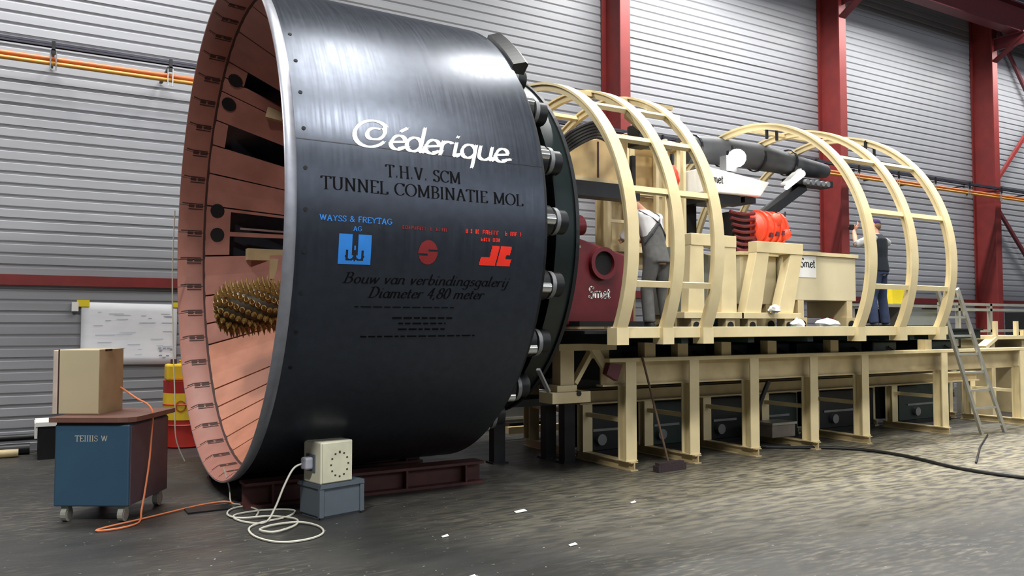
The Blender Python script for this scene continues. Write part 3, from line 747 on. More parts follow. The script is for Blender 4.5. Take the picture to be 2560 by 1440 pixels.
ZR = ZC - .08
a0, a1 = R(-29.2), R(209.2)
rm = B().lathe_x([(-.07, 2.02), (.07, 2.02), (.07, 1.995), (.012, 1.995), (.012, 1.93), (-.045, 1.93), (-.045, 1.995), (-.07, 1.995)], a0, a1, 72).mesh('ring_frame', M['cream'], True)
fms = [B().box(-.075, .075, sg * 1.76 - .08, sg * 1.76 + .08, -1.03, -.86).mesh('foot_block', M['cream']) for sg in (-1, 1)]
RX = [3.54, 4.14, 4.70, 7.27, 8.10, 8.95]
for x in RX:
    o = link('ring_frame', rm, gt, loc=(x - 6.3, 0, ZR - 1.25))
    for m_ in fms: link('foot_block', m_, o)
def tie(xa, xb, ph, rr=1.97):
    a = R(ph); p = V((xa + .03, -rr * math.cos(a), ZR + rr * math.sin(a))); q = p.copy(); q.x = xb - .03
    B().bar(p, q, .05, .06, V((0, math.sin(a), math.cos(a)))).make('tie_bar', M['cream'], gt)
for ph in (-12.2, 15.8, 34.4, 51.9, 75, 105, 128, 145, 164, 192):
    tie(RX[0], RX[1], ph); tie(RX[1], RX[2], ph)
for ph in (-10.4, 17.0, 41.8, 90, 138, 163, 190):
    tie(RX[3], RX[4], ph); tie(RX[4], RX[5], ph)
# black clips on the rear rings
for x, ph in ((7.35, 78), (8.98, 66)):
    a = R(ph); c = V((x, -1.9 * math.cos(a), ZR + 1.9 * math.sin(a)))
    b = B()
    for p, q in (((-.1, -.1), (-.1, .1)), ((-.1, .1), (.1, .1)), ((.1, .1), (.1, -.1))): b.bar(c + V((p[0], 0, p[1])), c + V((q[0], 0, q[1])), .03, .03)
    b.make('clip', M['black'], gt, label='black wire clip on the arch')
# ------------------------------------------------------------------ machinery on the deck
# drive unit with lettering
t = thing('drive_unit', 'maroon drive unit with white lettering just behind the shield tail', 'machine', (4.1, -.3, 1.56))
B().hexa([(3.62, -.7, 1.60), (4.62, -.7, 1.60), (4.62, .3, 1.60), (3.62, .3, 1.60), (3.62, -.7, 2.66), (4.62, -.7, 2.42), (4.62, .3, 2.42), (3.62, .3, 2.66)]).make('housing', M['maroon'], t, bevel=.03)
B().lathe_x([(0, .17), (0, .10), (.05, .10), (.05, .17)], n=24).make
b = B()
def ringy(b, c, r0, r1, d, n=24):
    k = len(b.v)
    for i in range(n):
        a = 2 * PI * i / n
        for (r, y) in ((r0, 0), (r1, 0), (r1, d), (r0, d)): b.v.append(V((c[0] + r * math.cos(a), c[1] - y, c[2] + r * math.sin(a))))
    for i in range(n):
        i2 = (i + 1) % n
        for j in range(4): b.f.append([k + i * 4 + j, k + i2 * 4 + j, k + i2 * 4 + (j + 1) % 4, k + i * 4 + (j + 1) % 4])
ringy(b, (4.14, -.7, 2.33), .14, .19, .06); b.make('port_flange', M['maroon'], t, smooth=True)
B().cyl((4.14, -.715, 2.33), (4.14, -.69, 2.33), .14, 20).make('port', M['void'], t, label='black round port')
B().cyl((3.62, -.55, 2.72), (3.95, -.55, 2.78), .12, 14).cyl((3.35, -.9, 2.42), (3.7, -.7, 2.5), .10, 14).cyl((3.1, -1.0, 2.3), (3.4, -.85, 2.42), .08, 12).make('motor', M['maroon'], t, smooth=True)
B().bar((3.2, -1.0, 2.52), (3.78, -.78, 2.5), .02, .03).make('rod', M['chrome'], t)
B().box(3.68, 4.6, -.9, -.7, 1.60, 1.66).make('skirt', M['void'], t)
def flat_text(text, font, x0, x1, y, z, size, m, parent, label, nib=(.07, 0), thin=(0, .05)):
    o, w_ = strokes(text, font, size); sx = (x1 - x0) / w_
    b = B()
    for q in sweep(o, (nib[0] * size, nib[1] * size), (thin[0] * size, thin[1] * size)):
        b.add([(x0 + p[0] * sx, y, z + p[1]) for p in q], [(0, 1, 2, 3)])
    return b.make('lettering', m, parent, label=label, kind='stuff', fix=False)
flat_text('Smet', LOW, 3.95, 4.26, -.706, 1.93, .13, M['white_ink'], t, 'white lettering', nib=(.08, 0), thin=(0, .07))
# dark cross beam and cream cabinet above
t = thing('cross_girder', 'black cross girder below the tan cabinet behind the thrust ring', 'beam', (4.2, -.3, 3.1))
B().box(3.0, 4.95, -.42, -.2, 3.16, 3.34).make('girder', M['black'], t)
B().box(3.0, 3.06, -.5, -.1, 3.1, 3.4).make('end_plate', M['black'], t)
t = thing('switch_cabinet', 'tan steel cabinet high up between shield tail and first arch', 'cabinet', (4.3, -.2, 3.36))
B().hexa([(3.72, -.3, 3.36), (4.85, -.3, 3.34), (4.85, .3, 3.34), (3.72, .3, 3.36), (3.72, -.3, 3.72), (4.85, -.3, 4.02), (4.85, .3, 4.02), (3.72, .3, 3.72)]).make('body', M['tan'], t, bevel=.008)
B().box(4.38, 4.40, -.312, -.3, 3.38, 3.86).make('door_gap', M['slot'], t)
B().box(3.75, 4.7, -.33, -.28, 3.36, 3.41).make('base_rail', M['cream2'], t)
for i in range(6):
    o = B().tube(spline([(3.35, -.95, 3.36 + .045 * i), (3.62, -.8, 3.58 + .04 * i), (4.0, -.75, 3.78 + .035 * i), (4.3, -.6, 3.80 + .03 * i)], 5), .021, 7).make('hydraulic_hose', M['cable_black'], None, smooth=True)
    tag(o, '%s black hose of the bundle sloping up to the first arch' % ['lowest', 'second lowest', 'third lowest', 'third from top', 'second from top', 'topmost'][i], 'hose', 'bundle of black hoses behind the shield')
t = thing('column_tank', 'cream cylinder tank seen in the gap between thrust ring and first arch', 'tank', (4.62, .8, 1.56))
B().lathe_z([(.2, 1.9), (.22, 1.95), (.22, 2.9), (.26, 2.95), (.26, 3.08), (.05, 3.12)], (4.62, .8), 20).make('body', M['cream2'], t, smooth=True)
B().lathe_z([(.24, 1.56), (.24, 1.9)], (4.62, .8), 20).make('base', M['tan'], t, smooth=True)
# tan framework inside the first arches
t = thing('equipment_frame', 'tan framework of posts and panels inside the first three arches', 'frame', (5.9, .45, 1.56))
for x, y in ((5.15, .5), (5.55, .5), (6.05, .5), (6.4, .5)):
    B().box(x - .04, x + .04, y - .04, y + .04, 1.56, 4.2).make('post', M['cream'], t)
for z in (2.65, 3.45, 4.15):
    B().box(5.1, 6.44, .44, .56, z - .04, z + .04).make('rail', M['cream'], t)
B().box(5.2, 5.5, .54, .58, 3.5, 4.1).box(5.62, 6.1, .54, .58, 2.7, 3.4).make('back_panel', M['tan'], t)
B().box(6.1, 6.4, .54, .58, 2.7, 4.1).make('back_panel', M['tan'], t)
B().box(5.06, 6.45, .62, .66, 3.48, 4.12).make('back_panel', M['tan'], t)
B().box(5.06, 5.9, .62, .66, 2.4, 3.42).make('back_panel', M['cream2'], t)
for x in (5.02, 5.34, 5.86, 6.02, 6.36): B().box(x - .025, x + .025, .30, .36, 2.6, 4.2).make('upright', M['cream'], t)
for z in (3.0, 3.3, 3.6, 3.9): B().box(5.02, 5.34, .31, .35, z - .02, z + .02).make('rung', M['cream'], t)
B().box(5.40, 5.46, .28, .34, 3.3, 3.9).make('back_panel', M['void'], t, label='black strip')
B().cyl((5.5, .2, 4.05), (6.0, .2, 4.08), .07, 12).make('pipe', M['steel'], t, smooth=True)
B().box(6.6, 6.8, .54, .58, 2.72, 3.4).make('back_panel', M['void'], t, label='black panel')
t = thing('warning_lamp', 'red lamp hanging inside the second arch', 'lamp', (5.68, -.2, 3.44))
B().lathe_z([(.02, 3.72), (.05, 3.68), (.09, 3.6), (.1, 3.5), (.07, 3.44)], (5.68, -.2), 14).make('lens', M['orange_red'], t, smooth=True)
B().lathe_z([(.03, 3.72), (.03, 3.86)], (5.68, -.2), 8).make('stem', M['black'], t)
t = thing('control_box', 'black control box under the crown of the first arches', 'box', (4.98, -.4, 3.84))
B().box(4.88, 5.12, -.5, -.25, 3.84, 4.12).make('body', M['black'], t, bevel=.02)
B().box(4.95, 5.04, -.51, -.5, 3.9, 4.02).make('panel', M['green_dark'], t)
for i, (p, q) in enumerate([((4.5, -.9, 4.12), (5.2, -.85, 4.14)), ((3.7, -.6, 4.32), (5.4, -.5, 4.36)), ((4.2, -1.1, 3.98), (4.9, -.5, 4.05))]):
    tag(B().bar(p, q, .06, .05).make('roof_rail', M['cream2'] if i else M['white']), ['pale roof rail between the first two arches', 'cream roof rail over the tan cabinet', 'short cream roof rail at the hose bundle'][i], 'rail')
# A-frames
def a_frame(x0, x1, y, lab, sl, wl, z1=2.72):
    t = thing('roller_frame', lab, 'frame', ((x0 + x1) / 2, y, 1.72))
    B().box(x0, x1, y - .08, y + .08, z1 - .10, z1 + .05).make('head_beam', M['cream'], t, bevel=.006)
    for (xt, xb) in ((x0 + wl / 2, x0 + wl / 2 - sl), (x1 - wl / 2, x1 - wl / 2 - sl * 1.2)):
        w2 = wl / 2
        B().hexa([(xb - w2 * 1.25, y - .07, 1.78), (xb + w2 * 1.25, y - .07, 1.78), (xb + w2 * 1.25, y + .07, 1.78), (xb - w2 * 1.25, y + .07, 1.78),
                  (xt - w2, y - .07, z1 - .1), (xt + w2, y - .07, z1 - .1), (xt + w2, y + .07, z1 - .1), (xt - w2, y + .07, z1 - .1)]).make('leg', M['cream'], t, bevel=.005)
    B().box(x0 - sl - .12, x1 - sl + .12, y - .1, y + .1, 1.70, 1.78).make('foot_beam', M['cream'], t, bevel=.005)
    for x in (x0 - sl + .1, x1 - sl - .1): B().box(x - .08, x + .08, y - .07, y + .07, 1.56, 1.70).make('roller_box', M['cream2'], t)
    for x in (x0 - sl + .1, x1 - sl - .1): B().cyl((x, y - .085, 1.61), (x, y - .07, 1.61), .05, 12).make('roller', M['black'], t)
    return t
a_frame(5.55, 6.34, -.6, 'cream roller frame with grey panel inside the third arch', .02, .22)
a_frame(6.72, 7.62, -.6, 'cream slanting roller frame left of the lettered tank', .2, .24, 2.68)
t = thing('hopper_panel', 'grey green hopper side panel behind the first roller frame', 'panel', (5.8, -.3, 1.56))
B().hexa([(5.5, -.35, 1.75), (6.25, -.35, 1.75), (6.25, .2, 1.75), (5.5, .2, 1.75), (5.5, -.35, 2.62), (6.35, -.35, 2.52), (6.35, .2, 2.52), (5.5, .2, 2.62)]).make('panel', M['grey_panel'], t)
B().box(5.55, 5.62, -.3, .2, 1.56, 1.75).box(6.1, 6.17, -.3, .2, 1.56, 1.75).make('foot', M['cream2'], t)
# tank with lettering
def tank(x0, x1, y0, y1, z0, z1, lab):
    t = thing('conveyor_tank', lab, 'tank', ((x0 + x1) / 2, y0, 1.56))
    B().box(x0, x1, y0, y1, z0, z1 - .05).make('body', M['tank'], t, bevel=.008)
    B().box(x0 - .03, x1 + .03, y0 - .03, y1 + .03, z1 - .05, z1).make('rim', M['cream'], t)
    for x in (x0 + .15, x1 - .15):
        B().box(x - .06, x + .06, y0, y1, 1.72, z0).make('leg', M['cream2'], t)
        B().box(x - .1, x + .1, y0 - .02, y0 + .2, 1.60, 1.72).make('roller_box', M['cream2'], t)
        B().cyl((x, y0 - .04, 1.62), (x, y0 - .02, 1.62), .06, 12).make('roller', M['black'], t)
    return t
t = tank(7.50, 8.84, -.6, .1, 1.96, 2.64, 'cream rectangular tank with white lettered sticker right of the slanting frame')
B().box(7.60, 7.97, -.606, -.6, 2.28, 2.58).make('sticker', M['white'], t, label='white sticker')
flat_text('Smet', LOW, 7.64, 7.95, -.608, 2.42, .13, M['ink'], t, 'black lettering on the sticker')
t = tank(6.75, 7.45, -.35, .3, 1.9, 2.62, 'cream rectangular tank seen through the slanting roller frame')
# white unit with lettering and lamp
t = thing('dust_filter', 'white cabinet with black lettering high up right of the third arch', 'cabinet', (7.1, 0, 3.45))
B().hexa([(6.50, -.0, 3.46), (7.55, -.0, 3.47), (7.55, .6, 3.47), (6.5, .6, 3.46), (6.5, -.0, 3.82), (7.75, 0, 3.70), (7.75, .6, 3.70), (6.5, .6, 3.82)]).make('body', M['white'], t, bevel=.02)
B().box(6.55, 7.2, .05, .5, 3.34, 3.46).box(7.28, 7.5, .05, .5, 3.38, 3.46).make('base', M['black'], t)
flat_text('Smet', LOW, 6.52, 6.80, -.006, 3.60, .13, M['ink'], t, 'black lettering')
t = thing('work_lamp', 'lit round work lamp glaring above the white cabinet', 'lamp', (7.0, -.05, 3.85))
B().sphere((7.0, -.07, 3.97), .13, 14).make('glass', M['glow'], t, smooth=True)
B().box(6.9, 7.1, .03, .16, 3.80, 4.02).make('housing', M['steel'], t)
B().box(6.97, 7.03, .05, .1, 3.80, 4.1).make('bracket', M['black'], t)
t = thing('tube_lamp', 'lit white tube lamp tilted under the rear arches', 'lamp', (8.7, .2, 3.8))
B().taper([(8.32, .2, 3.70), (8.8, .3, 3.98)], [.035, .06], 10).make('tube', M['glow2'], t, smooth=True)
B().bar((8.36, .28, 3.77), (8.8, .36, 4.05), .1, .03).make('housing', M['white'], t)
# ventilation duct and its dark leg
t = thing('ventilation_duct', 'dark grey ventilation duct under the crown of the rear arches', 'duct', (8.3, .5, 4.0))
B().taper(spline([(6.52, .5, 4.13), (6.9, .5, 4.18), (7.9, .5, 4.20), (8.9, .5, 4.14), (9.6, .5, 4.12)], 5), [.2] * 11 + [.2 - .01 * i for i in range(10)], 16).make('pipe', M['duct'], t, smooth=True)
for x in (6.7, 7.3, 8.0, 8.7): B().lathe_x([(x - .02, .21), (x + .02, .21), (x + .02, .195), (x - .02, .195)], n=18, cy=.5, cz=4.17).make('band', M['black'], t)
t = thing('conveyor_boom', 'black sloping conveyor boom falling from the duct to the orange pump', 'boom', (8.3, .45, 3.2))
B().bar((8.95, .45, 3.80), (7.6, .45, 3.0), .2, .14).make('arm', M['black'], t)
B().bar((9.5, .4, 3.86), (8.6, .4, 3.86), .25, .1).make('head', M['black'], t)
for k in range(5): B().cyl((9.3 - .12 * k, .2, 3.84), (9.3 - .12 * k, .27, 3.84), .045, 10).make('roller', M['steel'], t)
# orange red pump with maroon hose bank
t = thing('slurry_pump', 'orange red pump with bank of maroon hoses above the cream frames', 'pump', (7.4, 0, 2.72))
b = B().taper([(7.3, 0, 3.0), (7.36, 0, 3.0), (7.5, 0, 3.0), (7.8, 0, 3.0), (7.92, 0, 2.99), (7.97, 0, 2.98)], [.16, .23, .25, .25, .19, .08], 20)
b.make('casing', M['orange_red'], t, smooth=True)
for k in range(4): B().lathe_x([(7.42 + .12 * k, .27), (7.46 + .12 * k, .27), (7.46 + .12 * k, .24), (7.42 + .12 * k, .24)], n=20, cz=3.0).make('rib', M['orange_red'], t)
for k in range(4): B().box(7.44 + .12 * k, 7.50 + .12 * k, -.27, -.2, 2.86 + .02 * k, 2.92 + .02 * k).make('bolt_head', M['dark_red'], t)
B().box(6.95, 7.3, -.02, .22, 2.62, 3.22).make('back_plate', M['black'], t)
for k in range(7): B().tube(spline([(6.84 + .02 * k, -.08, 3.2 - .085 * k), (7.05, -.12, 3.17 - .085 * k), (7.3, -.1, 3.2 - .085 * k)], 4), .026, 7).make('hose', M['maroon'], t, smooth=True)
B().cyl((7.75, -.1, 3.2), (7.75, -.1, 3.36), .012, 6).make('lever', M['black'], t)
B().cyl((7.95, -.05, 3.0), (8.0, -.05, 3.28), .012, 6).make('lever', M['black'], t)
B().sphere((7.62, -.2, 3.12), .1, 10).sphere((7.8, -.22, 2.92), .09, 10).make('lump', M['orange_red'], t, smooth=True, kind='stuff')
B().cyl((7.3, 0, 2.6), (7.3, 0, 2.85), .12, 14).make('neck', M['maroon'], t, smooth=True)
B().box(7.2, 7.7, -.12, .2, 2.62, 2.72).make('foot', M['maroon'], t)
# rags and blue pack on the deck
for (x, y, z, s, nm, m_, lab, sz) in [(6.95, -.75, 1.78, .085, 'rag', 'white', 'white rag on the foot of the slanting roller frame', .6), (7.28, -.85, 1.56, .1, 'rag', 'white', 'white rag on the deck edge under the slanting frame', .7),
                                  (7.75, -.95, 1.56, .16, 'rag', 'white', 'largest white rag on the deck edge under the lettered tank', .45), (6.36, -.3, 1.56, .18, 'work_bag', 'blue', 'blue bag between the two roller frames', 1.6),
                                  (6.10, -.42, 2.62, .12, 'rag', 'paper', 'pale rag hanging under the head beam of the first roller frame', .6)]:
    b = B().sphere((x, y, z + s * sz), s, 12, (1.1, .8, sz))
    for p in b.v: p += V((random.uniform(-.02, .02), random.uniform(-.02, .02), random.uniform(-.012, .012)))
    tag(b.make(nm, M[m_], None, smooth=True), lab, 'bag' if 'bag' in nm else 'rag')
# shelf with canisters at the rear end
t = thing('rear_bench', 'grey steel bench along the rear end of the gantry deck', 'bench', (11.9, .9, 1.56))
B().box(10.5, 13.2, .7, 1.15, 1.93, 1.98).make('top', M['alu'], t)
for x in (10.6, 11.9, 13.1): B().box(x - .03, x + .03, .75, 1.1, 1.56 if x < 11.4 else 1.25 if x < 12.5 else 0, 1.93).make('leg', M['alu'], t)
B().box(10.6, 13.1, 1.05, 1.1, 1.4, 1.90).make('back_panel', M['black'], t)
B().box(11.9, 13.05, .78, .80, 1.6, 1.9).make('front_panel', M['grey_panel'], t)
def canister(x, y, z, w_, h, m, lab):
    t = thing('canister', lab, 'canister', (x, y, z))
    B().box(x - w_ / 2, x + w_ / 2, y - .1, y + .1, z, z + h * .85).make('body', m, t, bevel=.02)
    B().cyl((x, y, z + h * .85), (x, y, z + h), .035, 10).make('cap', M['black'], t)
    B().bar((x - w_ * .3, y, z + h * .92), (x + w_ * .4, y, z + h * .92), .03, .02).make('handle', m, t)
canister(11.95, .9, 1.98, .42, .36, M['yellow2'], 'bright yellow canister on the rear bench')
canister(11.42, .9, 1.98, .24, .36, M['white'], 'white canister left of the yellow one on the rear bench')
# dark hydraulic blocks under the deck
for i, x in enumerate((4.3, 5.4, 6.1, 6.9, 7.6, 8.4, 9.2, 10.6)):
    t = thing('hydraulic_block', 'dark green hydraulic unit under the gantry deck, %s from the shield' % ['first', 'second', 'third', 'fourth', 'fifth', 'sixth', 'seventh', 'eighth'][i], 'machine', (x, -.6, 1.0), group='hydraulic units under the deck')
    B().box(x - .28, x + .28, -.8, -.2, .98, 1.38).make('body', M['green_dark'], t, bevel=.02)
    B().cyl((x - .15, -.86, 1.18), (x - .15, -.8, 1.18), .06, 12).make('motor', M['black'], t)
    B().tube(spline([(x + .05, -.82, 1.3), (x + .2, -.86, 1.2), (x + .28, -.8, 1.05)], 4), .015, 6).make('hose', M['cable_black'], t)
for i, x in enumerate((4.72, 5.7, 6.75, 7.82, 9.25, 11.3)):
    t = thing('pump_pack', 'dark pump pack on the floor between the trestles, %s from the shield' % ['first', 'second', 'third', 'fourth', 'fifth', 'sixth'][i], 'machine', (x, .35, 0), group='dark units between the trestles')
    wd = .36 if i < 4 else .7
    B().box(x - wd, x + wd, -.06, .1, .06, .62).box(x - wd, x + wd, .3, .42, .06, .62).make('body', M['green_dark'] if i % 2 else M['black'], t, bevel=.01, kind='stuff')
    B().box(x - wd, x + wd, -.08, .12, 0, .06).make('skid', M['void'], t)
    B().box(x - wd * .7, x + wd * .5, -.075, -.06, .3, .33).make('trim_bar', M['steel'], t)
    B().cyl((x - wd * .4, -.12, .2), (x - wd * .4, -.06, .2), .07, 12).make('gauge', M['steel'], t)
t = thing('skid_girder', 'long black skid girder lying inside the trestles under the deck', 'girder', (8, 0, .83))
B().box(3.8, 12.4, -.12, .12, .84, .98).make('girder', M['black'], t)
B().box(3.8, 12.4, .5, .6, .86, 1.40).make('side_plate', M['void'], t)

# ------------------------------------------------------------------ trailer, ladder, machine at the right end
t = thing('rail_trailer', 'grey railed trailer platform behind the ladder at the right end', 'trailer', (13.6, 0, 0))
B().box(13.0, 14.4, -.25, .5, 1.36, 1.42).make('platform', M['cream'], t)
B().bar((12.75, -.2, 1.22), (13.1, -.2, 1.38), .16, .06).make('ramp', M['cream'], t)
for x, h in ((13.15, 1.68), (13.82, 1.68), (14.05, 1.52)): B().box(x - .035, x + .035, -.25, -.19, 1.42, h).make('stake', M['cream'], t)
for x in (12.75, 13.3, 14.35): B().box(x - .035, x + .035, .5, .57, 0, 2.02).make('post', M['alu'], t)
for z in (2.0, 1.9, 1.2, 1.5): B().box(12.7, 15.8, .5, .56, z - .025, z + .025).make('rail', M['alu'], t)
for x in (13.2, 14.2): B().box(x - .06, x + .06, -.15, .4, 0.0, 1.36).make('leg', M['cream2'], t)
B().box(12.8, 14.3, -.1, .35, .98, 1.2).make('dark_unit', M['green_dark'], t)
B().box(13.9, 14.25, -.25, -.2, .55, .85).make('sign_plate', mat('lime_plate', (176, 190, 130), .6), t, label='pale green plate')
t = thing('ladder', 'aluminium ladder leaning from the floor against the last arch', 'ladder', (10.9, -1.4, 0))
ra = [V((10.62, -1.38, 0)), V((9.38, -1.50, 2.13))]; rb = [V((11.16, -1.42, 0)), V((9.82, -1.53, 2.13))]
B().bar(*ra, .035, .07).make('rail', M['alu'], t); B().bar(*rb, .035, .07).make('rail', M['alu'], t)
for k in range(8):
    f = .06 + .125 * k
    p = ra[0].lerp(ra[1], f); q = rb[0].lerp(rb[1], f)
    B().bar(p, q, .035, .03).make('rung', M['alu'], t)
tag(B().tube([(10.55, -1.50, .012), (9.3, -2.1, .012), (7.98, -2.80, .012)], .012, 6).make('thin_dark_line', M['cable_black']), 'thin dark line along the floor in front of the ladder', 'rod')  # thin dark tube laid flat as a line on the floor
t = thing('red_compressor', 'red machine with black top cut by the right edge of view', 'machine', (16.5, .7, 0))
B().box(15.9, 17.3, .4, 1.2, .25, .75).make('tank', M['barrel_red'], t, bevel=.08)
B().box(16.0, 17.2, .45, 1.15, .95, 1.9).make('engine', M['black'], t, bevel=.03)
B().box(16.1, 17.1, .5, 1.1, .7, 1.0).make('frame', M['void'], t)
for x in (16.2, 17.0): B().cyl((x, .3, .17), (x, .42, .17), .17, 16).make('wheel', M['cable_black'], t)

# ------------------------------------------------------------------ clutter behind the trestles and along the wall
rr = random.Random(3)
for i, (x, y, wx, hy, lab, m_) in enumerate([(5.2, 2.9, .9, .5, 'grey crate on the floor behind the first legs', 'steel'), (7.0, 3.0, 1.2, .34, 'low grey crate behind the middle legs', 'grey_panel'),
        (8.9, 2.9, .8, .6, 'tall dark crate behind the middle legs', 'black'), (10.8, 2.9, 1.3, .4, 'dull grey crate behind the right hand legs', 'steel'), (13.0, 2.8, 1.4, .5, 'wide dark crate far behind the ladder', 'black'), (15.8, 2.8, 1.2, .7, 'grey crate at the far end by the red column', 'grey_panel')]):
    t = thing('storage_crate', lab, 'crate', (x, y, 0))
    B().box(x - wx / 2, x + wx / 2, y - .3, y + .3, .1, .1 + hy).make('body', M[m_], t, bevel=.01)
    for k in range(3): B().box(x - wx / 2 + k * (wx - .1) / 2, x - wx / 2 + .1 + k * (wx - .1) / 2, y - .3, y + .3, 0, .1).make('skid', M['wood'], t)
    for k in range(2): B().box(x - wx / 2 + .02, x + wx / 2 - .02, y - .315, y - .3, .16 + k * hy * .5, .20 + k * hy * .5).make('batten', M['alu'], t)
for i, (x, y, l) in enumerate([(4.6, 2.2, 3.2), (8.2, 2.3, 3.0), (11.5, 2.2, 3.0)]):
    tag(B().box(x, x + l, y, y + .1, 0, .1).make('timber_beam', M['cream2']), ['pale timber on the floor behind the first legs', 'pale timber on the floor behind the middle legs', 'pale timber on the floor behind the ladder'][i], 'timber', 'timbers behind the trestle')
t = thing('parts_carton', 'small grey carton on a foot beam under the trestle', 'carton', (7.25, -.5, .1))
B().box(7.05, 7.50, -.6, -.3, .1, .27).make('body', M['carton'], t, bevel=.01)
B().box(7.03, 7.52, -.62, -.28, .27, .30).make('lid', M['alu'], t)
# broom
t = thing('broom', 'broom with long thin handle leaning against the trestle', 'broom', (4.62, -1.3, 0))
B().tube([(4.62, -1.27, .1), (4.40, -1.10, 1.26)], .013, 7).make('handle', M['wood'], t)
B().bar((4.42, -1.32, .085), (4.80, -1.30, .085), .07, .03).make('head', M['bristle'], t)
B().bar((4.40, -1.32, .037), (4.82, -1.30, .037), .09, .07).make('bristles', M['bristle'], t)
# left wall things
t = thing('drawing_sheet', 'large white drawing sheet taped to the wall left of the shield', 'sheet', (-.36, 3.9, 1.1))
b = B()
for i in range(9):
    for j in range(6):
        pass
vs = []; fs = []
for i in range(13):
    for j in range(9):
        u, v_ = i / 12, j / 8
        vs.append((-.945 + u * 1.19, 3.965 - .004 * math.sin(u * 9) * (1 - v_) - .004 * math.sin(v_ * 7 + u * 3), 1.09 + v_ * .83 - .02 * u))
for i in range(12):
    for j in range(8): fs.append((i * 9 + j, (i + 1) * 9 + j, (i + 1) * 9 + j + 1, i * 9 + j + 1))
b.add(vs, fs); o = b.make('sheet', M['paper'], t, smooth=True); md = o.modifiers.new('solid', 'SOLIDIFY'); md.thickness = .004
ln = B()
rd = random.Random(5)
for k in range(26):
    x = rd.uniform(-.8, .1); z = rd.uniform(1.2, 1.8); l = rd.uniform(.04, .25)
    ln.box(x, min(x + l, .2), 3.948, 3.950, z, z + .005)
for k in range(8):
    x = rd.uniform(0, .2); z = rd.uniform(1.13, 1.3); ln.box(x, x + .04, 3.948, 3.950, z, z + .015)
ln.make('pencil_lines', M['pencil'], t, kind='stuff')
B().box(-1.0, -.85, 3.945, 3.975, 1.86, 1.95).make('tape', M['yellow2'], t, label='yellow tape')
B().box(.18, .26, 3.945, 3.975, 1.86, 1.93).make('tape', M['yellow2'], t, label='yellow tape')
B().box(-1.06, -.98, 3.93, 3.99, 1.80, 1.92).make('clip', M['white'], t, label='white clip')
t = thing('oil_drum', 'red steel drum with yellow label between the shield and the wall', 'drum', (.3, 3.45, 0))
B().lathe_z([(.27, 0), (.29, .02), (.285, .05), (.285, .29), (.3, .30), (.285, .31), (.285, .56), (.3, .57), (.285, .58), (.285, .84), (.29, .88), (.27, .88)], (.3, 3.45), 28).make('barrel', M['barrel_red'], t, smooth=True)
b = B()
b.lathe_z([(.289, .37), (.289, .72)], (.3, 3.45), 28); b.f = [f_ for f_ in b.f if len(f_) == 4]; b.make('label_band', M['yellow'], t, label='yellow label band')
b = B(); 
for i in range(16):
    a = 2 * PI * i / 16; a2 = 2 * PI * (i + 1) / 16
    def pt(a_, r_): 
        u_ = r_ * math.cos(a_) / .29 - PI * .62; return (.3 + .292 * math.cos(u_), 3.45 + .292 * math.sin(u_), .55 + r_ * 1.1 * math.sin(a_))
    b.add([pt(a, .05), pt(a2, .05), pt(a2, .07), pt(a, .07)], [(0, 1, 2, 3)])
b.make('ring_mark', M['orange_pipe'], t, label='orange ring mark', fix=False)
t = thing('yellow_canister', 'yellow container standing on the red drum', 'canister', (.2, 3.4, .88))
B().box(.03, .42, 3.28, 3.52, .88, 1.10).make('body', M['yellow'], t, bevel=.03)
B().cyl((.13, 3.4, 1.10), (.13, 3.4, 1.16), .04, 10).make('cap', M['slot'], t)
B().box(.2, .38, 3.38, 3.42, 1.12, 1.15).box(.2, .23, 3.38, 3.42, 1.09, 1.13).box(.35, .38, 3.38, 3.42, 1.09, 1.13).make('handle', M['yellow'], t)
t = thing('wrapped_box', 'black box half covered with a white sheet by the wall at far left', 'box', (-1.2, 3.3, 0))
B().box(-1.42, -1.0, 3.1, 3.6, 0, .40).make('box', M['black'], t)
B().box(-1.45, -1.0, 3.06, 3.62, .40, .45).box(-1.46, -1.43, 3.08, 3.5, .26, .44).make('sheet', M['white'], t)
for i, (x0, x1, y, z, r_, m_, lab) in enumerate([(-3.2, -1.5, 3.7, .07, .07, 'black', 'black pipe lying along the foot of the wall at far left'), (-3.0, -1.62, 3.5, .05, .05, 'cream2', 'thin pale pipe lying in front of the black pipe at far left'),
                                   (-2.9, -1.25, 3.82, .20, .04, 'black', 'thin black pipe on top of the black pipe at far left')]):
    tag(B().cyl((x0, y, z), (x1, y, z), r_, 12).make('scrap_pipe', M[m_], None, smooth=True), lab, 'pipe')

# ------------------------------------------------------------------ blue cabinet trolley and beige enclosure
TR = R(-31.5)
t = thing('tool_cabinet', 'blue steel cabinet trolley with brown top on castors at left', 'cabinet', (-1.10, -.70, 0), TR, local=True)
# local: x along the front (to the right), y depth, origin at middle of the front edge
B().box(-.31, .31, 0, .74, .13, .80).make('body', M['blue'], t, bevel=.012)
B().box(.31, .318, .02, .72, .14, .79).make('side_panel', M['brown_side'], t, label='brown side panel')
b = B(); k = [(-.345, 0), (-.345, -.03), (.22, -.03), (.30, -.01), (.345, .05), (.355, .12), (.355, .78), (-.345, .78)]
n_ = len(k); b.add([(x, y, .82) for x, y in k] + [(x, y, .86) for x, y in k], [tuple(range(n_))[::-1], tuple(range(n_, 2 * n_))] + [(i, (i + 1) % n_, n_ + (i + 1) % n_, n_ + i) for i in range(n_)])
b.make('worktop', M['brown_top'], t)
B().box(-.30, .30, .01, .73, .80, .82).make('top_frame', M['slot'], t)
o_, w_ = strokes('TEIIIIS W', CAP, .045); b = B(); sx = .27 / w_
for q in sweep(o_, (.05 * .045, 0), (0, .05 * .045)): b.add([(-.14 + p[0] * sx, -.003, .665 + p[1]) for p in q], [(0, 1, 2, 3)])
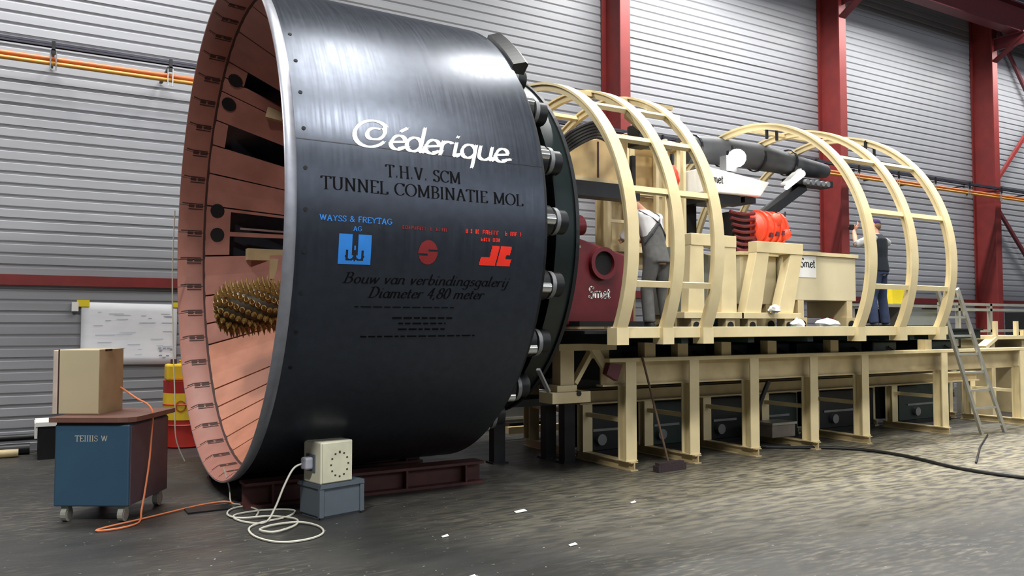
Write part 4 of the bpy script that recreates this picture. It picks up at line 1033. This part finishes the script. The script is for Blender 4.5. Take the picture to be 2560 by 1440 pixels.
b.make('lettering', M['cable_white'], t, label='faint white lettering', kind='stuff', fix=False)
for x, y in ((-.23, .06), (.24, .06), (-.23, .66), (.25, .68)):
    c = B().box(x - .03, x + .03, y - .03, y + .03, .10, .13); c.cyl((x - .022, y, .06), (x + .022, y, .06), .06, 16)
    o = c.make('castor', M['castor'], t)
    B().cyl((x - .024, y, .06), (x + .024, y, .06), .035, 12).make('hub', M['alu'], o)
t = thing('beige_enclosure', 'beige steel enclosure standing on the blue cabinet', 'box', (-1.20, -.37, .86), TR, local=True)
B().box(-.165, .185, 0, .42, 0, .55).make('body', M['beige'], t, bevel=.008)
B().box(-.21, -.168, -.005, .42, .0, .545).make('door', mat('pinkish_beige', (206, 190, 176), .5), t, bevel=.006)
B().box(-.1655, -.155, -.003, .0, .0, .55).make('door_gap', M['slot'], t)
B().box(.19, .197, .09, .2, .535, .552).make('handle', M['black'], t)
B().box(.184, .188, .0, .42, .0, .55).make('side_panel', mat('olive_beige', (186, 172, 132), .5), t)
# ------------------------------------------------------------------ power box on crate
t = thing('grey_crate', 'slate grey plastic crate on the floor carrying the socket box', 'crate', (.75, -1.548, 0), R(14), local=True)
b = B().box(-.205, .205, .012, .34, .02, .025)
for (x0, x1, y0, y1) in ((-.205, .205, .012, .02), (-.205, .205, .332, .34), (-.205, -.197, .012, .34), (.197, .205, .012, .34)): b.box(x0, x1, y0, y1, .02, .27)
b.make('body', M['grey_plastic'], t)
B().box(-.22, .22, -.005, .36, .255, .268).box(-.22, .22, -.005, .0, .268, .29).box(-.22, .22, .355, .36, .268, .29).box(-.22, -.215, -.005, .36, .268, .29).box(.215, .22, -.005, .36, .268, .29).make('rim', M['grey_plastic'], t)
for x in (-.2, .2): B().box(x - .02, x + .02, .0, .03, .02, .255).make('corner_rib', M['grey_plastic'], t)
B().box(-.195, .195, .03, .32, 0, .02).make('base', M['grey_plastic'], t)
B().box(-.205, .205, .01, .35, .268, .29).make('lid', M['grey_plastic'], t)
t = thing('socket_box', 'pale square electric box with ring of dark marks on the grey crate', 'box', (.695, -1.552, .29), R(14), local=True)
B().box(-.155, .16, 0, .27, 0, .35).make('body', M['beige2'], t, bevel=.012)
B().box(-.14, .15, -.008, 0, .01, .34).make('front_panel', mat('pale_face', (206, 204, 178), .5), t, bevel=.004)
for k in range(12):
    a = 2 * PI * k / 12; r_ = .085
    big = k == 3
    B().box(.025 + r_ * math.cos(a) - .008, .025 + r_ * math.cos(a) + .008, -.011, -.008, .155 + 1.2 * r_ * math.sin(a) - .006 - .004 * big, .155 + 1.2 * r_ * math.sin(a) + .006 + .004 * big).make('mark', M['slot'], t)
B().box(-.235, -.155, .10, .19, .12, .22).make('plug', mat('grey_plug', (160, 160, 172), .5), t, bevel=.015)
B().box(-.167, -.155, .08, .21, .10, .24).make('socket', M['grey_plastic'], t)
# white cable: from plug down into a coil on the floor
pts = [(.46, -1.44, .46), (.36, -1.46, .43), (.28, -1.47, .30), (.20, -1.48, .12), (.12, -1.5, .02), (.0, -1.40, .012), (-.06, -1.2, .012), (.0, -1.05, .012), (.25, -1.02, .012), (.45, -1.15, .012), (.34, -1.36, .012), (.08, -1.48, .015),
       (-.04, -1.62, .012), (-.05, -1.9, .012), (.06, -2.14, .012), (.26, -2.17, .012), (.42, -2.05, .012), (.46, -1.82, .012), (.36, -1.64, .02), (.16, -1.62, .02), (.02, -1.72, .02), (.10, -1.85, .02), (.30, -1.72, .02), (.36, -1.5, .02), (.2, -1.3, .02), (-.02, -1.25, .02), (-.08, -1.05, .012), (-.02, -.85, .012), (.12, -.78, .012), (.18, -1.0, .012), (.12, -1.2, .014)]
tag(B().tube(spline(pts, 7), .0085, 6).make('white_cable', M['cable_white'], None, smooth=True), 'off-white cable from the socket box coiled on the floor', 'cable')
tag(B().tube(spline([(.02, -.35, .30), (.06, -.42, .12), (.05, -.55, .014), (.10, -.68, .012), (.14, -.85, .012)], 6), .007, 6).make('thin_lead', M['cable_white'], None, smooth=True), 'thin white lead hanging from the lower edge of the shield', 'cable')
tag(B().tube(spline([(-.06, 2.25, 3.0), (-.07, 2.28, 2.3), (-.06, 2.2, 1.4), (-.05, 2.05, .75), (-.04, 2.0, .3), (.06, 2.0, .02)], 6), .007, 6).make('thin_lead', M['cable_white'], None, smooth=True), 'thin pale lead hanging down the left rim of the shield', 'cable')
po = [(-.93, .0, 1.12), (-.84, -.15, 1.06), (-.74, -.40, .98), (-.66, -.52, .93), (-.625, -.58, .86), (-.63, -.59, .74), (-.65, -.62, .46), (-.69, -.69, .21), (-.72, -.75, .07), (-.74, -.86, .012), (-.80, -1.0, .012), (-.94, -1.08, .012), (-1.08, -1.07, .012), (-1.0, -.98, .012), (-.75, -.84, .012), (-.45, -.66, .012), (-.2, -.52, .012), (.0, -.48, .012), (.06, -.58, .012)]
tag(B().tube(spline(po, 7), .008, 6).make('orange_cord', M['cable_orange'], None, smooth=True), 'orange cord from the beige enclosure down the cabinet and along the floor', 'cord')
tag(B().box(-.36, .02, -.80, -.60, 0, .015).make('floor_mat', M['black']), 'black flat rubber strip on the floor at the shield front', 'mat')
pc = [(6.45, -.5, .02), (6.9, -.8, .02), (7.60, -1.35, .02), (7.70, -2.03, .02), (7.42, -2.94, .02), (7.46, -3.62, .02), (7.8, -4.6, .02), (9.2, -6.4, .02), (12, -7.5, .02)]
tag(B().tube(spline(pc, 10), .02, 8).make('black_cable', M['cable_black'], None, smooth=True), 'thick black cable curving over the bright floor at right', 'cable')
tag(B().tube(spline([(6.6, -.95, .9), (6.45, -.9, .5), (6.5, -.85, .1), (6.75, -.7, .03), (7.1, -.85, .02)], 6), .03, 8).make('black_hose', M['cable_black'], None, smooth=True), 'black hose hanging down beside a trestle leg', 'hose')
for i, (x, y, s) in enumerate([(2.13, -2.18, .06), (1.2, -2.6, .03), (1.9, -3.3, .035), (.9, -3.6, .03), (3.2, -2.4, .03)]):
    b = B().add([(x - s, y - s * .5, .004), (x + s, y - s * .3, .006), (x + s * .9, y + s * .4, .014), (x - s * .8, y + s * .4, .005), (x - s, y - s * .5, .008), (x + s, y - s * .3, .010), (x + s * .9, y + s * .4, .018), (x - s * .8, y + s * .4, .009)], B.HEX)
    tag(b.make('paper_scrap', M['white']), ['largest white scrap on the floor in front of the shield', 'tiny scrap on the floor right of the grey crate', 'tiny scrap on the floor near the bottom edge, right one', 'tiny scrap at the bottom edge, left one', 'tiny scrap on the floor before the black stand'][i], 'scrap', 'scraps on the floor')

# ------------------------------------------------------------------ people
def fused(b, name, m, parent, vox=.014, label=None, smooth=4):
    me = b.mesh(name, m, False, OFF.get(parent, V((0, 0, 0))))
    o = bpy.data.objects.new(name, me); COL.objects.link(o)
    md = o.modifiers.new('r', 'REMESH'); md.mode = 'VOXEL'; md.voxel_size = vox; md.use_smooth_shade = True
    sm = o.modifiers.new('s', 'SMOOTH'); sm.iterations = smooth; sm.factor = .5
    dg = bpy.context.evaluated_depsgraph_get(); dg.update()
    me2 = bpy.data.meshes.new_from_object(o.evaluated_get(dg))
    o.modifiers.clear(); o.data = me2; o.parent = parent; OFF[o] = OFF.get(parent, V((0, 0, 0)))
    if not me2.materials: me2.materials.append(m)
    bpy.data.meshes.remove(me)
    if label: o['label'] = label
    return o
def ell(b, secs, n=14, f=V((0, 1, 0))):
    # stack of elliptical sections: (centre, half width across, half depth) ; f = facing direction
    f = f.normalized(); s = V((f.y, -f.x, 0)); k = len(b.v); m = len(secs)
    for c, a, d in secs:
        c = V(c)
        for j in range(n):
            t_ = 2 * PI * j / n; b.v.append(c + s * a * math.cos(t_) + f * d * math.sin(t_))
    for i in range(m - 1):
        for j in range(n): b.f.append([k + i * n + j, k + i * n + (j + 1) % n, k + (i + 1) * n + (j + 1) % n, k + (i + 1) * n + j])
    b.f.append([k + j for j in range(n)][::-1]); b.f.append([k + (m - 1) * n + j for j in range(n)])
def hand(b, wrist, d, nrm, side, h=.18):
    d = d.normalized(); nrm = (nrm - d * nrm.dot(d)).normalized(); s = d.cross(nrm).normalized() * side
    c = wrist + d * .045
    b.taper([wrist, wrist + d * .03, wrist + d * .09], [.026, .036, .038], 8, sq=.6)
    for i, l in enumerate((.068, .078, .072, .056)):
        o = wrist + d * .085 + s * (.03 - .02 * i)
        b.taper([o - d * .02, o + d * l * .5 + nrm * .01, o + d * l * .85 + nrm * .035, o + d * l + nrm * .055], [.011, .0105, .0095, .008], 6)
    o = wrist + d * .03 + s * .035
    b.taper([o - s * .015, o + s * .025 + d * .03 + nrm * .012, o + s * .03 + d * .06 + nrm * .03], [.013, .012, .009], 6)
def person(label, base, f, pelvis, chest, neck, head, hd, sh_w, arms, knees, feet):
    f = f.normalized(); s = V((f.y, -f.x, 0))        # s: the person's right
    t = thing('person', label, 'person', base)
    P = {}
    b = B()
    up = (neck - pelvis).normalized()
    ell(b, [(pelvis - up * .12, .10, .09), (pelvis - up * .06, .165, .12), (pelvis, .17, .125), (pelvis.lerp(chest, .4), .145, .105), (pelvis.lerp(chest, .8), .17, .12), (chest + up * .04, .185, .12), (neck - up * .06, .12, .085), (neck - up * .02, .06, .06)], f=f)
    hf = hd.normalized()
    b.taper([neck - up * .06, neck.lerp(head, .5)], [.062, .056], 10)
    hu = (head - neck).normalized()
    hs = hf.cross(hu).normalized(); hf2 = hu.cross(hs).normalized()
    def hp(x, y, z): return head + hs * x + hf2 * y + hu * z
    ks = [(-.105, .05, .05, .04), (-.08, .06, .075, .02), (-.03, .072, .092, .005), (.03, .077, .098, -.002), (.075, .068, .085, -.008), (.105, .04, .055, -.01), (.118, .01, .015, -.01)]
    k0 = len(b.v); n = 14
    for z, a, d, oy in ks:
        for j in range(n):
            q = 2 * PI * j / n; b.v.append(hp(a * math.cos(q), d * math.sin(q) + oy, z))
    for i in range(len(ks) - 1):
        for j in range(n): b.f.append([k0 + i * n + j, k0 + i * n + (j + 1) % n, k0 + (i + 1) * n + (j + 1) % n, k0 + (i + 1) * n + j])
    b.f.append([k0 + j for j in range(n)][::-1]); b.f.append([k0 + (len(ks) - 1) * n + j for j in range(n)])
    b.taper([hp(0, .085, .02), hp(0, .112, -.02), hp(0, .095, -.032)], [.012, .018, .012], 6)
    for sg in (-1, 1): b.sphere(hp(sg * .08, -.005, -.005), .03, 8, (.5, .8, 1.1))
    arms_o = []
    for sg, (el_, wr) in zip((-1, 1), arms):
        sho = chest + s * sg * sh_w + up * .06
        b.taper([chest + s * sg * .08 + up * .05, sho, sho.lerp(el_, .5), el_, el_.lerp(wr, .4), wr], [.06, .058, .05, .042, .04, .028], 10)
        hand(b, wr, wr - el_ if 'navy' not in label else (head - wr) * .4 + V((0, 0, .12)), hf if sg < 0 else hf, -sg)
        arms_o.append((sho, el_, wr))
    legs_o = []
    for sg, kn, ft in zip((-1, 1), knees, feet):
        hip = pelvis + s * sg * .09 - up * .05
        an = ft + V((0, 0, .085))
        b.taper([hip, hip.lerp(kn, .5), kn, kn.lerp(an, .35), an], [.085, .075, .056, .055, .04], 10)
        b.taper([an - V((0, 0, .03)) - f * .05, an - V((0, 0, .045)) + f * .06, an - V((0, 0, .055)) + f * .16], [.038, .036, .028], 8)
        legs_o.append((hip, kn, an))
    fused(b, 'body', M['skin'], t, .011, smooth=2)
    for sg in (-1, 1):
        B().sphere(hp(sg * .03, .088, .012), .011, 8).make('eye', M['eye'], t, smooth=True)
    B().bar(hp(-.022, .088, -.06), hp(.022, .088, -.06), .01, .008).make('mouth', mat('lips', (170, 100, 92), .6), t)
    return t, dict(f=f, s=s, up=up, hp=hp, arms=arms_o, legs=legs_o, pelvis=pelvis, chest=chest, neck=neck, sh_w=sh_w)
def torso_cloth(b, I, a, hem=-.1, top=True):
    f, up, pelvis, chest, neck = I['f'], I['up'], I['pelvis'], I['chest'], I['neck']
    ell(b, [(pelvis + up * hem, .17 + a, .13 + a), (pelvis.lerp(chest, .4), .152 + a, .115 + a), (pelvis.lerp(chest, .8), .18 + a, .128 + a), (chest + up * .045, .192 + a, .128 + a), (neck - up * .055, .125 + a, .09 + a)] + ([(neck - up * .03, .075 + a, .072 + a)] if top else []), f=f)
def shoes(I, t, m):
    for hip, kn, an in I['legs']:
        b = B().taper([an - V((0, 0, .04)) - I['f'] * .07, an - V((0, 0, .04)) + I['f'] * .04, an - V((0, 0, .05)) + I['f'] * .12, an - V((0, 0, .06)) + I['f'] * .19], [.045, .046, .042, .028], 10)
        b.taper([an - V((0, 0, .04)), an + V((0, 0, .05))], [.05, .05], 10)
        for p in b.v: p.z = max(p.z, an.z - .084)
        fused(b, 'shoe', m, t, .014)
# worker seen from behind between the first two arches
DZ = 1.56
p1 = V((5.26, -.35, DZ))
t, I = person('person in grey dungarees and white shirt standing with back turned between the first arches', p1, V((-.15, 1, 0)), p1 + V((0, 0, .93)), p1 + V((-.02, .10, 1.38)), p1 + V((-.06, .20, 1.56)), p1 + V((-.18, .32, 1.66)), V((-.6, .8, -.35)), .19,
    [(p1 + V((-.34, .22, 1.18)), p1 + V((-.16, .46, 1.18))), (p1 + V((.30, .26, 1.20)), p1 + V((.10, .48, 1.16)))],
    [p1 + V((-.12, .04, .50)), p1 + V((.14, .04, .50))], [p1 + V((-.13, -.02, .0)), p1 + V((.16, -.02, .0))])
b = B(); torso_cloth(b, I, .012, .05)
for sho, el_, wr in I['arms']: b.taper([I['chest'] + (sho - I['chest']) * .4, sho, sho.lerp(el_, .5), el_, el_.lerp(wr, .75)], [.075, .075, .066, .056, .045], 10)
fused(b, 'shirt', M['white_cloth'], t)
b = B(); ell(b, [(I['pelvis'] - I['up'] * .1, .18, .145), (I['pelvis'], .19, .15), (I['pelvis'].lerp(I['chest'], .35), .175, .14), (I['pelvis'].lerp(I['chest'], .75), .17, .150), (I['pelvis'].lerp(I['chest'], .95), .07, .155)], f=I['f'])
for hip, kn, an in I['legs']: b.taper([hip + V((0, 0, .03)), hip.lerp(kn, .5), kn, kn.lerp(an, .4), an + V((0, 0, .0))], [.105, .097, .083, .082, .078], 12)
fused(b, 'dungarees', M['grey_cloth'], t, .016)
bk = -I['f']; c = I['pelvis'].lerp(I['chest'], .92) + bk * .155
b = B()
for sg in (-1, 1):
    tp = I['chest'] + I['s'] * sg * .13 + I['up'] * .10
    b.taper([c, c.lerp(tp, .5) + bk * .045, tp + bk * .07 - I['up'] * .01, tp + I['up'] * .035, tp + I['f'] * .1], .014, 6, sq=.5)
    b.taper([c, I['pelvis'].lerp(I['chest'], .6) + I['s'] * sg * .12 + bk * .115, I['pelvis'].lerp(I['chest'], .35) + I['s'] * sg * .185 + bk * .02], .014, 6)
b.make('strap', M['strap'], t, label='dark crossed straps')
b = B(); hp = I['hp']
b.sphere(hp(0, -.02, .035), .098, 14, (.85, 1.0, .95)); b.sphere(hp(0, -.05, -.02), .08, 12, (.85, .8, 1.0))
fused(b, 'hair', M['hair'], t, .012)
shoes(I, t, M['shoe'])
# photographer at the rear
p2 = V((10.16, -.05, DZ))
t, I = person('person in navy vest and jeans, both arms raised, back turned, at the rear arches', p2, V((-.35, 1, 0)), p2 + V((0, 0, .96)), p2 + V((0, .02, 1.38)), p2 + V((.0, .05, 1.54)), p2 + V((.03, .09, 1.65)), V((-.3, 1, .1)), .20,
    [(p2 + V((-.42, .10, 1.33)), p2 + V((-.22, .28, 1.58))), (p2 + V((.42, .12, 1.40)), p2 + V((.12, .33, 1.56)))],
    [p2 + V((-.12, .04, .50)), p2 + V((.13, .04, .50))], [p2 + V((-.14, 0, 0)), p2 + V((.16, 0, 0))])
b = B()
for i, (sho, el_, wr) in enumerate(I['arms']): b.taper([I['chest'] + (sho - I['chest']) * .45, sho, sho.lerp(el_, .5), el_, el_.lerp(wr, .12)], [.07, .074, .068, .062, .06], 10)
ell(b, [(I['chest'] + I['up'] * .02, .19, .125), (I['neck'] - I['up'] * .055, .125, .09), (I['neck'] - I['up'] * .02, .075, .072)], f=I['f'])
fused(b, 'shirt', M['sleeve'], t)
b = B(); torso_cloth(b, I, .025, -.06, True); fused(b, 'vest', M['navy'], t)
b = B(); ell(b, [(I['pelvis'] - I['up'] * .1, .18, .14), (I['pelvis'] + I['up'] * .02, .178, .135)], f=I['f'])
for hip, kn, an in I['legs']: b.taper([hip + V((0, 0, .03)), hip.lerp(kn, .5), kn, kn.lerp(an, .4), an + V((0, 0, -.01))], [.1, .09, .076, .074, .07], 12)
fused(b, 'jeans', M['jeans'], t, .016)
b = B(); hp = I['hp']
b.sphere(hp(0, -.015, .05), .1, 14, (.86, 1.02, .8)); b.taper([hp(0, .07, .055), hp(0, .15, .045)], [.06, .05], 10, sq=.2)
fused(b, 'cap', M['purple'], t, .011)
b = B(); b.sphere(hp(0, -.035, -.015), .082, 12, (.88, .9, .9)); fused(b, 'hair', M['hair'], t, .012)
shoes(I, t, M['shoe'])
cm = thing('pocket_camera', 'small black camera held to the face by the photographer', 'camera', tuple(p2 + V((-.06, .42, 1.60))))
q = p2 + V((-.06, .42, 1.66))
B().box(q.x - .07, q.x + .07, q.y - .02, q.y + .02, q.z - .045, q.z + .045).make('body', M['black'], cm, bevel=.008)
B().cyl(q + V((0, .02, 0)), q + V((0, .06, 0)), .03, 14).make('lens', M['black'], cm)
